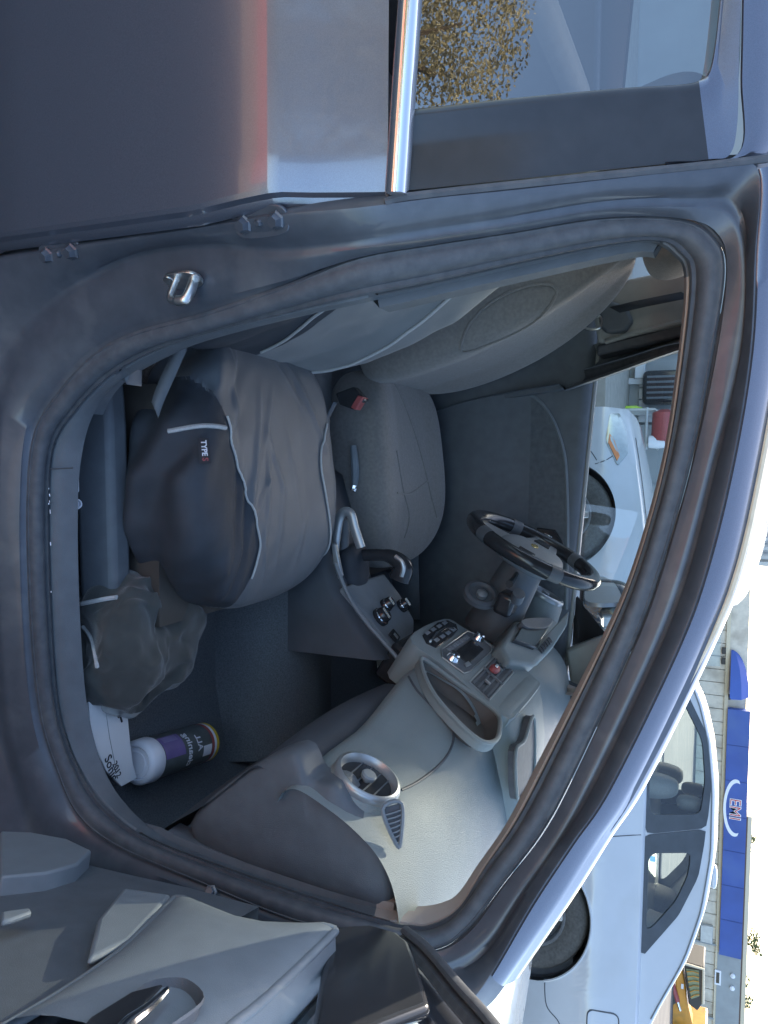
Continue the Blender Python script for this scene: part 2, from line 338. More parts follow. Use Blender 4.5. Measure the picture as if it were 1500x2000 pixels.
# roof skin and windshield run from rail to rail; the rail index where the windshield ends
k0 = min(range(len(rail_r)), key=lambda i: abs(rail_r[i].x-.66))
def across(i, dx, dz):
    a, b = rail_r[i], rail_l[i]; out = []
    for k in range(25):
        t = k/24; s = math.sin(math.pi*t); e = s**.45
        out.append(lerp(a, b, t)+Vector((dx*s**1.5, 0, dz*e)))
    return out
ext = [(-.25, .0), (-.7, -.015), (-1.2, -.06), (-1.55, -.13)]
rows = [across(i, 0, .055) for i in range(k0, len(rail_r), 4)]
for xx, dz in ext: rows.append([Vector((xx, p.y, p.z+dz)) for p in rows[len(rail_r[k0::4])-1]])
MB().grid(rows).build('roof_panel', M['navy'], car, 60)
rows2 = [[p-Vector((0, (p.y-.85)*.10, .03)) for p in r_] for r_ in rows]
MB().grid(rows2).build('headliner', M['tan'], car, 60)
# sunlit roof edge painted in as a cream tube along the rail
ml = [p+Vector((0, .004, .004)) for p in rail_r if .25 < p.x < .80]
MB().tube(ml, [.0055*min(1, (i+1)/6) for i in range(len(ml))], 8).build('roof_edge_strip', M['cream'], car)
rows = [across(i, .12, .0) for i in range(0, k0+1, 4)]
MB().grid(rows).build('windshield', M['glass'], car, 60)
# hood and fenders ahead of the windshield
rows = []
for x, z, wd in ((1.28, .93, .78), (1.45, .90, .80), (1.75, .88, .80), (2.1, .86, .76), (2.35, .74, .66), (2.45, .55, .60)):
    rows.append([(x+.12*math.sin(math.pi*k/16), .85-wd+2*wd*k/16, z+.05*math.sin(math.pi*k/16)) for k in range(17)])
MB().grid(rows).build('hood', M['navy'], car, 60)
for sg, nm in ((0, 'front_fender'), (1, 'front_fender')):
    f = (lambda y: 1.70-y) if sg else (lambda y: y)
    rows = [[(x, f(y0+.035), z0), (x, f(y0+.005), z0-.06), (x, f(y0-.012), z0-.2), (x, f(y0), z0-.45), (x, f(y0+.02), zb)] for x, y0, z0, zb in
            ((1.16, .05, .93, .25), (1.3, .05, .925, .25), (1.42, .05, .91, .5), (1.52, .05, .90, .62), (1.7, .05, .885, .68), (1.9, .06, .87, .62), (2.05, .08, .87, .45), (2.2, .13, .81, .3), (2.38, .22, .72, .3))]
    MB().grid(rows).build(nm, M['navy'], car, 60)
# B-pillar: body in front of the rear door
# floor, tunnel, firewall, rear bulkhead
MB().box((.3, .85, .26), (2.1, 1.5, .03)).build('floor_carpet', M['carpet'], car)
rows = []
for x in (-.6, .2, .6, .9, 1.2):
    rows.append([(x, y, z) for y, z in ((.66, .275), (.70, .36), (.75, .42), (.87, .44), (.99, .42), (1.04, .36), (1.08, .275))])
MB().grid(rows).build('transmission_tunnel', M['carpet'], car, 60)
rows = [[(x, y, z) for y in (.12, .4, .85, 1.3, 1.58)] for x, z in ((1.02, .277), (1.2, .30), (1.34, .42), (1.42, .60), (1.44, .92))]
MB().grid(rows).build('footwell_carpet', M['carpet'], car, 60)
MB().box((-.8, 1.60, .70), (1.35, .06, .62)).build('rear_side_trim', M['plast_k'], car, bevel=.015)
MB().box((-.62, .85, .62), (.12, 1.46, .75)).box((-.40, .85, .40), (.5, 1.36, .30)).build('rear_bench', M['cover_d'], car, bevel=.05, seg=3)
MB().box((-1.5, .85, .6), (.05, 1.5, .75)).build('tailgate', M['navy'], car)
MB().add([(-1.5, .2, .98), (-1.5, 1.5, .98), (-1.42, 1.36, 1.33), (-1.42, .34, 1.33)], [[0, 1, 2, 3]]).build('rear_window', M['glass_t'], car)
# inner side wall under the right aperture (foot of the sill) and kick panel
rows = [[(x, .20, .375), (x, .225, .34), (x, .23, .27)] for x in (-.1, .3, .7, 1.0, 1.12)]

# ------------------------------------------------------------------ rear door (closed)
rd = MB()
prof = [(.040, .990), (.034, .972), (.020, .935), (.004, .895), (-.012, .862), (-.018, .847), (-.0182, .8462), (-.0225, .825), (-.0260, .80), (-.0285, .77), (-.0300, .735), (-.0305, .69), (-.0305, .60), (-.028, .52), (-.024, .44), (-.021, .36), (.01, .29), (.05, .24)]
edge = lambda z: .120+.014*min(1, max(0, (.86-z)/.12))-(.006*(.62-z)/.3 if z < .62 else 0)
rows = []
for y, z in prof:
    xe = edge(z)
    rows.append([(xe-.0, y+.012, z)] + [(xe-.004-d, y+o, z) for d, o in ((0, .003), (.006, 0), (.05, 0), (.3, 0), (.7, 0), (.95, 0))])
rd.grid(rows)
rear_door_o = rd.build('rear_door', M['navy'], car, 26)
rows = []
for y, z in prof:                                  # folded flange of the door edge
    xe = edge(z)
    rows.append([(xe, y+.012, z), (xe+.007, y+.016, z), (xe+.010, y+.024, z), (xe-.01, y+.05, z)])
MB().grid(rows).build('door_edge', M['navy'], rear_door_o, 40)
# chrome belt moulding
cb = [(0.1253, 0.03, 1.0049), (-0.1431, 0.03, 1.0232)]
ca, cb2 = Vector(cb[0]), Vector(cb[1])
dirx = (cb2-ca).normalized()
rows = []
for t in (0, .002, .2, .5, 1.0, 2.0):
    p = ca+dirx*(t*.45)
    s = .6 if t == 0 else 1
    rows.append([p+Vector((0, .012, -.0135*s)), p+Vector((0, -.004*s, -.0130*s)), p+Vector((0, -.008*s, -.009*s)), p+Vector((0, -.010*s, .000)), p+Vector((0, -.005*s, .009*s)), p+Vector((0, .001, .0125*s)), p+Vector((0, .012, .0135*s))])
mb = MB().grid(rows); mb.f.append(list(range(7)))
mb.build('chrome_moulding', M['chrome'], rear_door_o, 50)
# window surround: black pillar applique, window frame, glass
wq = [(0.0137, 0.0523, 1.0088), (-0.0028, 0.1087, 1.1327), (-0.0196, 0.172, 1.2606), (-0.0261, 0.2045, 1.3236), (-0.0324, 0.2188, 1.3506), (-0.0445, 0.2246, 1.3618), (-0.0704, 0.2274, 1.3671), (-0.1216, 0.2298, 1.3715), (-0.1724, 0.2315, 1.3747)]
wo = [(0.1163, 0.0466, 1.0141), (0.1012, 0.1023, 1.1362), (0.0863, 0.1551, 1.2431), (0.077, 0.1889, 1.3088), (0.0684, 0.2186, 1.3654), (0.0616, 0.2317, 1.3901), (0.0213, 0.2359, 1.398), (-0.0683, 0.2356, 1.3974), (-0.1694, 0.2358, 1.3977)]
inner = cr(wq, 8); outer = cr(wo, 8)
rows = [[lerp(inner[i], outer[i], t)+Vector((0, -h, 0)) for i in range(len(inner))] for t, h in ((0, -.012), (.0, .0), (.04, .003), (.12, .003), (.16, 0), (.5, .001), (1, 0))]
# applique ends at the frame; the top rail of the door frame is body colour
cut = [i for i in range(len(inner))]
MB().grid([r_[:33] for r_ in rows]).build('pillar_cover', M['plast_b'], rear_door_o, 50)
MB().grid([r_[32:] for r_ in rows]).build('window_frame', M['navy'], rear_door_o, 50)
fr = cr([(0.1163, 0.0466, 1.0141), (0.085, 0.1551, 1.243), (0.0749, 0.192, 1.3148), (0.0612, 0.2366, 1.3993), (-0.0365, 0.2368, 1.3997), (-0.1694, 0.2358, 1.3977)], 8)
fo = cr([(0.1176, 0.0466, 1.0142), (0.0863, 0.1551, 1.2431), (0.0762, 0.192, 1.3148), (0.0532, 0.2563, 1.4357), (-0.0395, 0.2678, 1.4569), (-0.1733, 0.2684, 1.4581)], 8)
MB().grid([[lerp(fr[i], fo[i], t)+Vector((0, h, 0)) for i in range(16, len(fr))] for t, h in ((0, .0), (.04, -.004), (.5, -.005), (1, .02))]).build('door_frame', M['navy'], rear_door_o, 50)
# weather strip along the front edge of the applique
ws0 = [(0.1326, 0.0315, 0.9902), (0.1255, 0.0437, 1.0189), (0.1098, 0.098, 1.1374), (0.0933, 0.1566, 1.2558), (0.0771, 0.2157, 1.3694), (0.0665, 0.2514, 1.436)]
MB().tube(cr(ws0, 4), .0055, 6, flat=.8).build('weather_strip', M['rubber'], rear_door_o)
# sealing lip at the window foot
wl = [(0.0129, 0.0538, 1.0075), (-0.0849, 0.0558, 1.0122), (-0.1598, 0.0571, 1.0152)]
MB().tube(wl, .004, 6).build('window_lip', M['rubber'], rear_door_o)
# the pane: lower edge to upper edge
p_lo = [Vector(p) for p in [(0.0379, 0.0583, 0.9945), (-0.0644, 0.0631, 1.0059), (-0.2028, 0.067, 1.015)]]
p_hi = [Vector(p) for p in [(-0.0125, 0.2554, 1.3971), (-0.0775, 0.2563, 1.3986), (-0.2185, 0.2551, 1.3964)]]
rows = [[lerp(p_lo[i], p_hi[i], t)+Vector((0, -.004*math.sin(math.pi*t), 0)) for i in range(3)] for t in [k/8 for k in range(9)]]
MB().grid(rows).build('window', M['glass_t'], rear_door_o, 60)

# hinges of the rear door on the pillar
def hinge(pts, ax):
    P = [Vector(p) for p in pts]; c_ = sum(P, Vector())/len(P)
    n_ = Vector((.45, -.88, -.1)).normalized()
    d = (P[1]-P[0]).normalized()
    up_ = n_.cross(d).normalized()
    L = (P[1]-P[0]).length
    poly = []
    for k in range(20):
        a = 2*math.pi*k/20; u = math.copysign(abs(math.cos(a))**.6, math.cos(a)); v_ = math.copysign(abs(math.sin(a))**.6, math.sin(a))
        poly.append(c_ + d*u*L*.85 + up_*v_*L*.42)
    h = MB().prism(poly, n_*.006).build('hinge', M['navy_jamb'], car, bevel=.0015)
    for p in P[:2]:
        MB().lathe([(.0135, .006), (.0135, .008), (.0105, .010), (.0105, .010), (.008, .0175), (.0075, .0185)], p, n_, 6).build('bolt', M['navy_jamb'], h, 30)
    MB().lathe([(.006, .006), (.0055, .011), (.003, .014)], c_, n_, 12).build('stud', M['navy_jamb'], h)
hinge([(0.1431, 0.01, 0.7969), (0.1434, 0.01, 0.8471)], 0)
hinge([(0.1507, 0.01, 0.4456), (0.1493, 0.01, 0.4937)], 0)
bp = Vector([(0.1391, 0.026, 0.5877)][0])
MB().lathe([(.016, 0), (.014, .005), (.008, .008)], bp, (.45, -.88, 0), 14).build('plug', M['rubber'], car)

# striker: plate with two countersunk screws and a welded loop
sp = [Vector(p) for p in [(0.2009, 0.034, 0.64), (0.2009, 0.034, 0.7086), (0.2338, 0.034, 0.6671), (0.2371, 0.034, 0.6922)]]
pc = (sp[0]+sp[1])/2; dz = (sp[1]-sp[0]).normalized(); n_ = Vector((.82, -.45, -.05)); n_ = (n_-dz*n_.dot(dz)).normalized(); sx = dz.cross(n_)
poly = []
for k in range(24):
    a = 2*math.pi*k/24; poly.append(pc+dz*math.copysign(abs(math.cos(a))**.7, math.cos(a))*.031+sx*math.copysign(abs(math.sin(a))**.8, math.sin(a))*.017)
st = MB().prism(poly, n_*.005).build('striker', M['steel'], car, bevel=.001)
mbs = MB()
lp = [pc-dz*.014+n_*.004, pc-dz*.014+n_*.020, pc-dz*.013+n_*.033, pc-dz*.006+n_*.039, pc+dz*.008+n_*.041, pc+dz*.017+n_*.038, pc+dz*.020+n_*.02, pc+dz*.019+n_*.004]
mbs.tube(cr(lp, 5), [.0052]*18+[.0075]*18, 10).build('striker_loop', M['steel'], st)
for s in (-.023, .026): MB().lathe([(.008, .0045), (.008, .0062), (.004, .0055), (.0, .0055)], pc+dz*s-sx*.004, n_, 14).build('screw', M['steel'], st)

# bolt on the hinge pillar, joint and scratches on the sill plate
bq = Vector([(1.1432, 0.088, 0.6728)][0])
MB().lathe([(.011, 0), (.011, .003), (.0075, .004), (.0075, .010), (.006, .011)], bq, (-.55, -.8, .2), 6).build('hinge_bolt', M['navy_jamb'], car, 30)
sj = [(0.4785, 0.088, 0.3512), (0.4774, 0.088, 0.3775), (0.4763, 0.088, 0.4035)]
MB().tube([Vector(p)+Vector((0, -.004, .004)) for p in sj], .0012, 5).build('sill_joint', M['rubber'], car)
rs_ = random.Random(4)
mbx = MB()
for p in [(0.5122, 0.086, 0.3488), (0.5235, 0.086, 0.3497), (0.5295, 0.086, 0.3495), (0.5383, 0.086, 0.3481), (0.5443, 0.086, 0.3502), (0.6035, 0.0862, 0.3494), (0.6838, 0.0919, 0.3424)]:
    q = Vector(p)+Vector((rs_.uniform(-.004, .004), -.003, .005)); L_ = rs_.uniform(.002, .008)
    mbx.tube([q, q+Vector((L_, rs_.uniform(-.001, .001), 0))], rs_.uniform(.0005, .0012), 4)
mbx.build('paint_scratches', M['whiteplast'], car, 0)['kind'] = 'stuff'
# ------------------------------------------------------------------ driver's door (closed, far side)
dd = MB()
def bz(x): return 1.012-.068*(x-.14)/.9+(-.03 if x < .1 else 0)*0
xs = [-.12+.06*i for i in range(23)]
secs = [(1.655, .30), (1.620, .33), (1.585, .45), (1.560, .55), (1.555, .66), (1.575, .74), (1.600, .82), (1.612, .90), (1.612, .965), (1.622, .99), (1.640, .997)]
rows = [[(x, y, z if z < .8 else z+(bz(x)-.997)*(z-.8)/.197) for y, z in secs] for x in xs]
ddoor = MB().grid(rows).build('driver_door', M['plast_d'], car, 60)
rows = [[(x, y, z if z < .8 else z+(bz(x)-.997)*(z-.8)/.197) for y, z in ((1.655, 1.0), (1.69, .99), (1.70, .9), (1.72, .75), (1.70, .5), (1.70, .25))] for x in [-1.5]+xs]
MB().grid(rows).build('door_skin', M['navy'], ddoor, 60)
MB().tube([(x, 1.650, bz(x)+.004) for x in xs], .010, 8, flat=.8).build('window_lip', M['trim_g'], ddoor)
rows = [[(x, 1.652+(.25*(z-1)), z) for z in [.99+.41*k/6 for k in range(7)]] for x in [-.02+.14*i for i in range(9)]]
MB().grid(rows).build('driver_window', M['glass'], ddoor, 60)
# door insert: raised cloth panel with an arched upper edge
arch = cr([(0.199, 1.6, 0.7315), (0.2805, 1.6, 0.8575), (0.4101, 1.6, 0.9215), (0.555, 1.6, 0.939), (0.7496, 1.6, 0.9448), (0.9298, 1.6, 0.9454)], 6)
MB().tube(arch, .006, 6).build('insert_welt', M['plast_m'], ddoor)
hd = [Vector(p) for p in [(0.6722, 1.6, 0.8454), (0.6779, 1.6, 0.9062), (0.7177, 1.6, 0.9312), (0.7833, 1.6, 0.9262), (0.795, 1.6, 0.8676), (0.7379, 1.6, 0.8533)]]
MB().prism([p+Vector((0, -.006, 0)) for p in hd], (0, .02, 0)).build('handle_bezel', M['plast_b'], ddoor, bevel=.004)
hb = [Vector(p) for p in [(0.6868, 1.59, 0.8709), (0.6987, 1.59, 0.8972), (0.7116, 1.59, 0.9007), (0.7062, 1.59, 0.8778)]]
MB().prism(hb, (0, .012, 0)).build('inside_handle', M['chrome'], ddoor, bevel=.003)
lk = Vector([(0.1968, 1.625, 1.0152)][0])
MB().tube([lk, lk+Vector((0, 0, .03))], [.004, .003], 8).build('lock_pin', M['plast_b'], ddoor)
MB().prism([Vector(p) for p in arch]+[(0.9442, 1.6, 0.7698), (0.5594, 1.6, 0.7376)], (0, .012, 0)).build('insert_panel', mat('door_cloth', (.125, .14, .155), .9, var=.15, scale=60, bump=.5, bscale=900), ddoor)
rows = [[(x, 1.57-.03*math.sin(math.pi*(x-.2)/.8), z) for z in (.34, .42, .46)] for x in [.2+.1*i for i in range(9)]]
MB().grid(rows).build('map_pocket', M['plast_m'], ddoor, 60, thick=.006)
# B-pillar trim on the far side with the belt slider, strap and tongue
bp_ = [Vector(p) for p in [(-0.0548, 1.5, 1.0088), (-0.0894, 1.5, 1.2831), (0.0813, 1.5, 1.2881), (0.1141, 1.5, 1.0393)]]
tr = MB().prism([p+Vector((0, .0, 0)) for p in bp_], (0, .10, 0)).build('pillar_trim', M['trim_g'], car, bevel=.012, seg=3)
b2 = [Vector(p) for p in [(0.1169, 1.5, 1.035), (0.0642, 1.5, 1.2876), (0.1028, 1.5, 1.2888), (0.1483, 1.5, 1.0357)]]
MB().prism(b2, (0, .10, 0)).build('window_frame', M['rubber'], car, bevel=.008)
b3 = [(0.11, 1.495, 1.0605), (0.0942, 1.495, 1.1222), (0.0652, 1.495, 1.2676)]
MB().tube(b3, .008, 8).build('trim_bead', M['trim_g'], tr)
sl = [Vector(p) for p in [(0.0091, 1.49, 1.0442), (-0.0068, 1.49, 1.0699), (0.0144, 1.49, 1.1207), (0.0565, 1.49, 1.1403), (0.0873, 1.49, 1.1183), (0.0872, 1.49, 1.065), (0.0683, 1.49, 1.0456)]]
an = MB().prism([p+Vector((0, -.02, 0)) for p in sl], (0, .04, 0)).build('belt_guide', M['plast_d'], car, bevel=.010, seg=3)
tg = [Vector(p) for p in [(0.0527, 1.46, 1.0029), (0.041, 1.46, 1.0492), (0.0732, 1.46, 1.05), (0.0739, 1.46, 1.0122)]]
MB().tube(cr(tg, 4, True), .0035, 6, True).build('belt_tongue', M['steel'], an)
mb = MB().grid([[Vector(p), Vector(p)+Vector((.018, 0, .03))] for p in [(0.0146, 1.47, 1.0731), (0.0023, 1.47, 1.1437), (-0.014, 1.47, 1.2665)]])
mb.build('belt_webbing', M['cover_d'], an, thick=.002)

# far front fender mirror: dark cap around a pale reflecting glass
mc = Vector((.93, 1.86, 1.035))
mr_ = pillow(10, (.13, .25, .17), 3.2, mc, rot=Matrix.Rotation(R(-12), 3, 'Z')).build('side_mirror', M['plast_b'], car)
gl = [Vector(p) for p in [(0.86, 1.5207, 1.0143), (0.86, 1.7682, 0.9876), (0.86, 1.8938, 1.0063), (0.86, 1.8031, 1.0596), (0.86, 1.5492, 1.1164), (0.86, 1.4019, 1.1283), (0.86, 1.365, 1.0511)]]
MB().prism(cr(gl, 4, True), (.012, 0, 0)).build('mirror_glass', M['mirror'] if 'mirror' in M else M['silver'], mr_)
MB().box((1.0, 1.70, 1.0), (.10, .09, .09)).build('mirror_foot', M['plast_b'], mr_, bevel=.02)
sp_ = [(1.06, 1.665, .955), (.90, 1.66, .965), (1.03, 1.60, 1.10), (1.18, 1.62, .955)]
MB().prism([sp_[1], sp_[2], sp_[0]], (0, .03, 0)).build('sail_panel', M['plast_b'], ddoor)

# ------------------------------------------------------------------ seats
def interp(tab, x):
    if x <= tab[0][0]: return tab[0][1]
    for (a, va), (b, vb) in zip(tab, tab[1:]):
        if x <= b: return va+(vb-va)*(x-a)/(b-a)
    return tab[-1][1]
YP = [(.30, .30), (.40, .338), (.463, .366), (.55, .41), (.63, .444), (.70, .43), (.78, .40)]
ZP = [(.50, .50), (.57, .485), (.64, .455), (.70, .425), (.77, .385), (.83, .355), (.95, .31)]
M['seam'] = mat('seam_thread', (.17, .17, .167), .9)
def seat(name, yc, zc, mat_c, cover, split_c=None, split_b=None):
    s = MB()
    def dc(u, v_):                                 # cushion
        q = Vector(v_)
        a = abs(u.y); top = max(0, u.z)
        q.z += top*(.030*max(0, a-.45)/.55 - .012*(1-a*a))
        q.z -= .03*max(0, -u.x-.2)*top
        q.z += .012*math.sin(max(0, min(1, (u.x+.2)/1.1))*math.pi)*top
        q.x -= .035*a**3*max(0, u.x)*1.4
        q.y *= 1-.10*max(0, -u.x)-.05*max(0, u.x)**2
        if cover:
            n1 = noise.noise(Vector((q.x*5+3, q.y*9, q.z*4)))
            n2 = noise.noise(Vector((q.x*16, q.y*16+q.x*10, 4.2)))
            side = max(0, -u.y-.25)/.75
            q.z += (.005*n1+.002*n2)*top
            # gathered cloth on the door side
            q.y += side*(.010*math.sin(q.z*48+q.x*22+n1*5)+.012*n2+.01*n1)
            q.z += side*top*.006*math.sin(q.x*42+q.y*30+n1*6)
            q.x += side*.012*n1
            yp_ = .41-yc
            q.y += max(0, -u.y)*.028
            q.y += max(0, -u.y)*.075*min(1, abs(q.x-.03)/.25)**1.6
            g_ = math.exp(-((q.y-yp_+.035)/.035)**2)*max(0, min(1, (q.x+.05)/.1))
            q.z += top*g_*(.006*math.sin(q.y*150+q.x*18+n1*3)-.004)
            # drawn folds running back from the outer seam
            for (x0, y0, sl, wd, h_, ln) in ((-.03, -.055, .30, .009, .013, .16), (.03, -.02, .16, .007, .011, .14), (-.15, .17, -.55, .010, .011, .13), (-.02, .02, -.35, .007, .009, .08), (.1, .03, .1, .008, .006, .12),
                    (.14, .12, .25, .007, .006, .09), (-.17, -.12, .05, .008, .013, .13), (.05, -.045, .75, .006, .008, .07), (-.10, .0, .45, .007, .008, .10), (-.2, .10, -.8, .008, .009, .09), (.17, -.03, -.2, .006, .006, .08), (.0, .09, -.15, .007, .005, .12)):
                d = (q.y-y0)+sl*(q.x-x0)+.006*n1
                q.z += .5*h_*top*math.exp(-(d/wd)**2)*max(0, 1-((q.x-x0)/ln)**2)
        return q
    c_ = Vector((.488, yc, zc-.075))
    s = pillow(84 if cover else 30, (.565, .60 if cover else .52, .20), 4.4, c_, dc)
    if cover:
        for v_ in s.v:
            d = v_.y-interp(YP, v_.x)
            if abs(d) < .0046: v_.y -= d
    tc = bvh(s)
    hy, hz = .235, zc+.015
    def db(u, v_):                                 # backrest, z up before leaning
        q = Vector(v_); a = abs(u.y); fr_ = max(0, u.x)
        q.x += fr_*(.05*max(0, a-.42)/.58 - .018*(1-a*a))
        q.x += fr_*.02*math.cos(u.z*2.6)
        q.y *= (1.06-.14*(u.z+1)*.5-.42*max(0, u.z)**1.6)
        if cover:
            n1 = noise.noise(Vector((q.z*6, q.y*9, 1.3)))
            q.x += fr_*(.006*n1+.003*noise.noise(Vector((q.z*22+q.y*12, q.y*18, 7))))
            q.x += fr_*.005*math.sin(q.z*38-q.y*25+n1*3)*max(0, a-.5)
        return q
    rot = Matrix.Rotation(R(-25), 3, 'Y')
    bc = Vector((.245-.34*math.sin(R(25))-.035, yc, zc-.045+.34*math.cos(R(25))))
    b = pillow(60 if cover else 26, (.17, .60 if cover else .54, .77), 3.6, bc, db, rot)
    if cover:
        for v_ in b.v:
            d = v_.y-interp(ZP, v_.z)
            if abs(d) < .0066: v_.y -= d
    tb = bvh(b)
    def cut(mb, fn):
        A, B = MB(), MB(); A.v = list(mb.v); B.v = [v_.copy() for v_ in mb.v]
        for f in mb.f:
            c2 = sum((mb.v[i] for i in f), Vector())/len(f)
            (B if fn(c2) else A).f.append(f)
        for m2 in (A, B):
            used = sorted({i for f in m2.f for i in f}); ix = {o_: n_ for n_, o_ in enumerate(used)}
            m2.v = [m2.v[i] for i in used]; m2.f = [[ix[i] for i in f] for f in m2.f]
        return A, B
    if cover:
        A, B = cut(s, split_c); root = A.build(name, mat_c, car, 80); B.build('cover_skirt', M['cover_d'], root, 80)
        A, B = cut(b, split_b); bo = A.build('backrest', M['cover_b'], root, 80); B.build('backrest_side', M['cover_d'], bo, 80)
    else:
        root = s.build(name, mat_c, car, 80); bo = b.build('backrest', mat_c, root, 80)
    return root, tc, bo, tb
ps, tcush, pback, tback = seat('passenger_seat', .50, .515, M['cover_g'], True, lambda c_: c_.y < interp(YP, c_.x), lambda c_: c_.y < interp(ZP, c_.z))
def pipe(pts, tree, d, parent, r=.0023, name='piping', back=.6):
    c_ = drop(tree, cr(pts, 6), d, back)
    if len(c_) > 2: return MB().tube(c_, r, 6).build(name, M['piping'], parent)
pipe([(0.376, 0.739, 0.515), (0.4389, 0.7017, 0.515), (0.4981, 0.6968, 0.515), (0.5822, 0.7142, 0.515), (0.6564, 0.7345, 0.515), (0.7201, 0.7553, 0.515)], tcush, (0, 0, -1), ps)
pipe([(x, interp(YP, x), .515) for x in (.38, .41, .44, .47, .51, .55, .59, .63, .665, .70)], tcush, (0, 0, -1), ps)
pipe([(0.4107, 0.2396, 0.5), (0.4001, 0.275, 0.5), (0.4021, 0.3181, 0.5)], tcush, (0, 0, -1), ps, .0045)
nb = (-.12, .9, -.42)
pipe([(0.2732, 0.3004, 0.5006), (0.2877, 0.364, 0.4699), (0.2926, 0.4293, 0.4595), (0.2891, 0.4878, 0.4668)], tback, nb, pback)
pipe([(.5, .715, .56), (.5, .712, .64), (.5, .70, .74), (.5, .675, .84), (.5, .645, .93), (.5, .61, 1.02)], tback, (-1, 0, -.2), pback, .0036)
pipe([(.5, .485, .57), (.5, .455, .64), (.5, .425, .70), (.5, .385, .77), (.5, .355, .83)], tback, (-1, 0, -.2), pback, .003)
# black base valance and recliner cover on the door side, seat rails
MB().prism([(.30, .185, .30), (.78, .20, .30), (.80, .22, .35), (.70, .215, .37), (.40, .20, .38), (.28, .19, .38)], (0, .05, 0)).build('side_valance', M['plast_d'], ps, bevel=.012, seg=3)
for y in (.26, .70): MB().box((.50, y, .305), (.52, .04, .04)).build('seat_rail', M['darkm'], ps, bevel=.004)
MB().box((.55, .48, .36), (.46, .40, .12)).build('seat_pan', M['darkm'], ps)
# maker's tag sewn on the cover
tp = drop(tcush, [(0.4487, 0.2593, 0.5)], (0, 0, -1), off=.004)
tgp = tp[0] if tp else Vector((.46, .27, .51))
h_ = tcush.ray_cast(tgp+Vector((0, 0, .3)), Vector((0, 0, -1)), 1); tn = h_[1] if h_[1].z > 0 else -h_[1]
tx = Vector((1, .05, 0)); tx = (tx-tn*tx.dot(tn)).normalized(); ty = tn.cross(tx)
tgp = tgp+tn*.008
tagp = MB().prism([tgp-tx*.024-ty*.010, tgp+tx*.024-ty*.010, tgp+tx*.024+ty*.010, tgp-tx*.024+ty*.010], tn*.001).build('cloth_tag', M['ink'], ps)
text('tag_text', 'TYPE', .0135, M['whiteplast'], tgp+tn*.0014-tx*.005, tx, ty, tagp, bold=.0003)
text('tag_text', 'S', .0145, M['red'], tgp+tn*.0014+tx*.0165, tx, ty, tagp, bold=.0003)
# belt strap down the near side of the passenger seat
pth = [(0.2455, 0.2, 0.5375), (0.2876, 0.2, 0.5132), (0.3349, 0.2, 0.4861), (0.3611, 0.2, 0.4745)]
mb = MB().grid([[Vector(p), Vector(p)+Vector((.014, .004, .004)), Vector(p)+Vector((.028, .010, .006))] for p in cr(pth, 4)])
mb.build('belt_strap', M['plast_d'], ps, thick=.0015)

ds, tdc, dback, tdb = seat('driver_seat', 1.23, .55, M['fabric_g'], False)
def seam(pts, tree, d, parent):
    c_ = drop(tree, cr(pts, 6), d, off=.0008)
    if len(c_) > 2: MB().tube(c_, .0026, 6).build('seam', M['fabric_g'], parent)
seam([(0.2334, 1.1458, 0.56), (0.3864, 1.2564, 0.56), (0.5544, 1.3381, 0.56), (0.6355, 1.3857, 0.56)], tdc, (0, 0, -1), ds)
seam([(0.5474, 1.0497, 0.56), (0.5546, 1.1718, 0.56), (0.534, 1.2727, 0.56), (0.5199, 1.3283, 0.56)], tdc, (0, 0, -1), ds)
seam([(0.4338, 1.0761, 0.56), (0.5472, 1.1259, 0.56), (0.6219, 1.1733, 0.56), (0.6791, 1.1552, 0.56)], tdc, (0, 0, -1), ds)
# insert pad on the driver's backrest
pp = cr([(0.1599, 1.2134, 0.679), (0.1187, 1.0551, 0.7666), (0.0742, 0.9814, 0.8612), (0.0413, 1.0025, 0.9313), (0.0274, 1.0837, 0.9608), (0.0416, 1.187, 0.9306), (0.0869, 1.2877, 0.8343), (0.1335, 1.2728, 0.7351)], 5, True)
pp = drop(tdb, pp, nb, off=.004)
if len(pp) > 8:
    MB().tube(pp, .0035, 5, True).build('seam', M['fabric_g'], dback)
MB().box((.55, 1.23, .37), (.50, .44, .14)).build('seat_pan', M['darkm'], ds)
# seat side valance and lever, belt buckle between the seats
lv = cr([(0.4221, 0.955, 0.5021), (0.4889, 0.955, 0.5083), (0.5292, 0.955, 0.5055)], 4)
MB().tube(lv, [.008+.003*math.sin(math.pi*i/(len(lv)-1)) for i in range(len(lv))], 8).build('lever', M['plast_m'], ds)
MB().tube(lv[-2:]+[lv[-1]+Vector((.01, 0, -.004))], .0085, 8).build('lever_tip', M['chrome'], ds)
bk = [Vector(p) for p in [(0.296, 0.84, 0.5079), (0.2812, 0.84, 0.5569), (0.313, 0.84, 0.5873), (0.3371, 0.84, 0.5571), (0.3238, 0.84, 0.5179)]]
bko = MB().prism(bk, (0, .03, 0)).build('belt_buckle', M['plast_b'], ps, bevel=.004)
br = [Vector(p) for p in [(0.3028, 0.838, 0.5717), (0.3082, 0.838, 0.5869), (0.3386, 0.838, 0.565), (0.3322, 0.838, 0.5525)]]
MB().prism([p+Vector((0, -.004, 0)) for p in br], (0, .03, 0)).build('release_button', M['red'], bko, bevel=.002)
MB().tube([(0.3165, 0.85, 0.5028), (0.3541, 0.85, 0.4815), (0.4114, 0.85, 0.4816)], .010, 8, flat=.4).build('buckle_stalk', M['plast_d'], bko)
for hx in (1.23, .50):
    p = ds if hx > 1 else ps
    rot = Matrix.Rotation(R(-16), 3, 'Y')
    pillow(12, (.11, .27, .19), 3, (-.075, hx, 1.28), rot=rot).build('headrest', M['fabric_g'] if hx > 1 else M['cover_g'], p, 80)
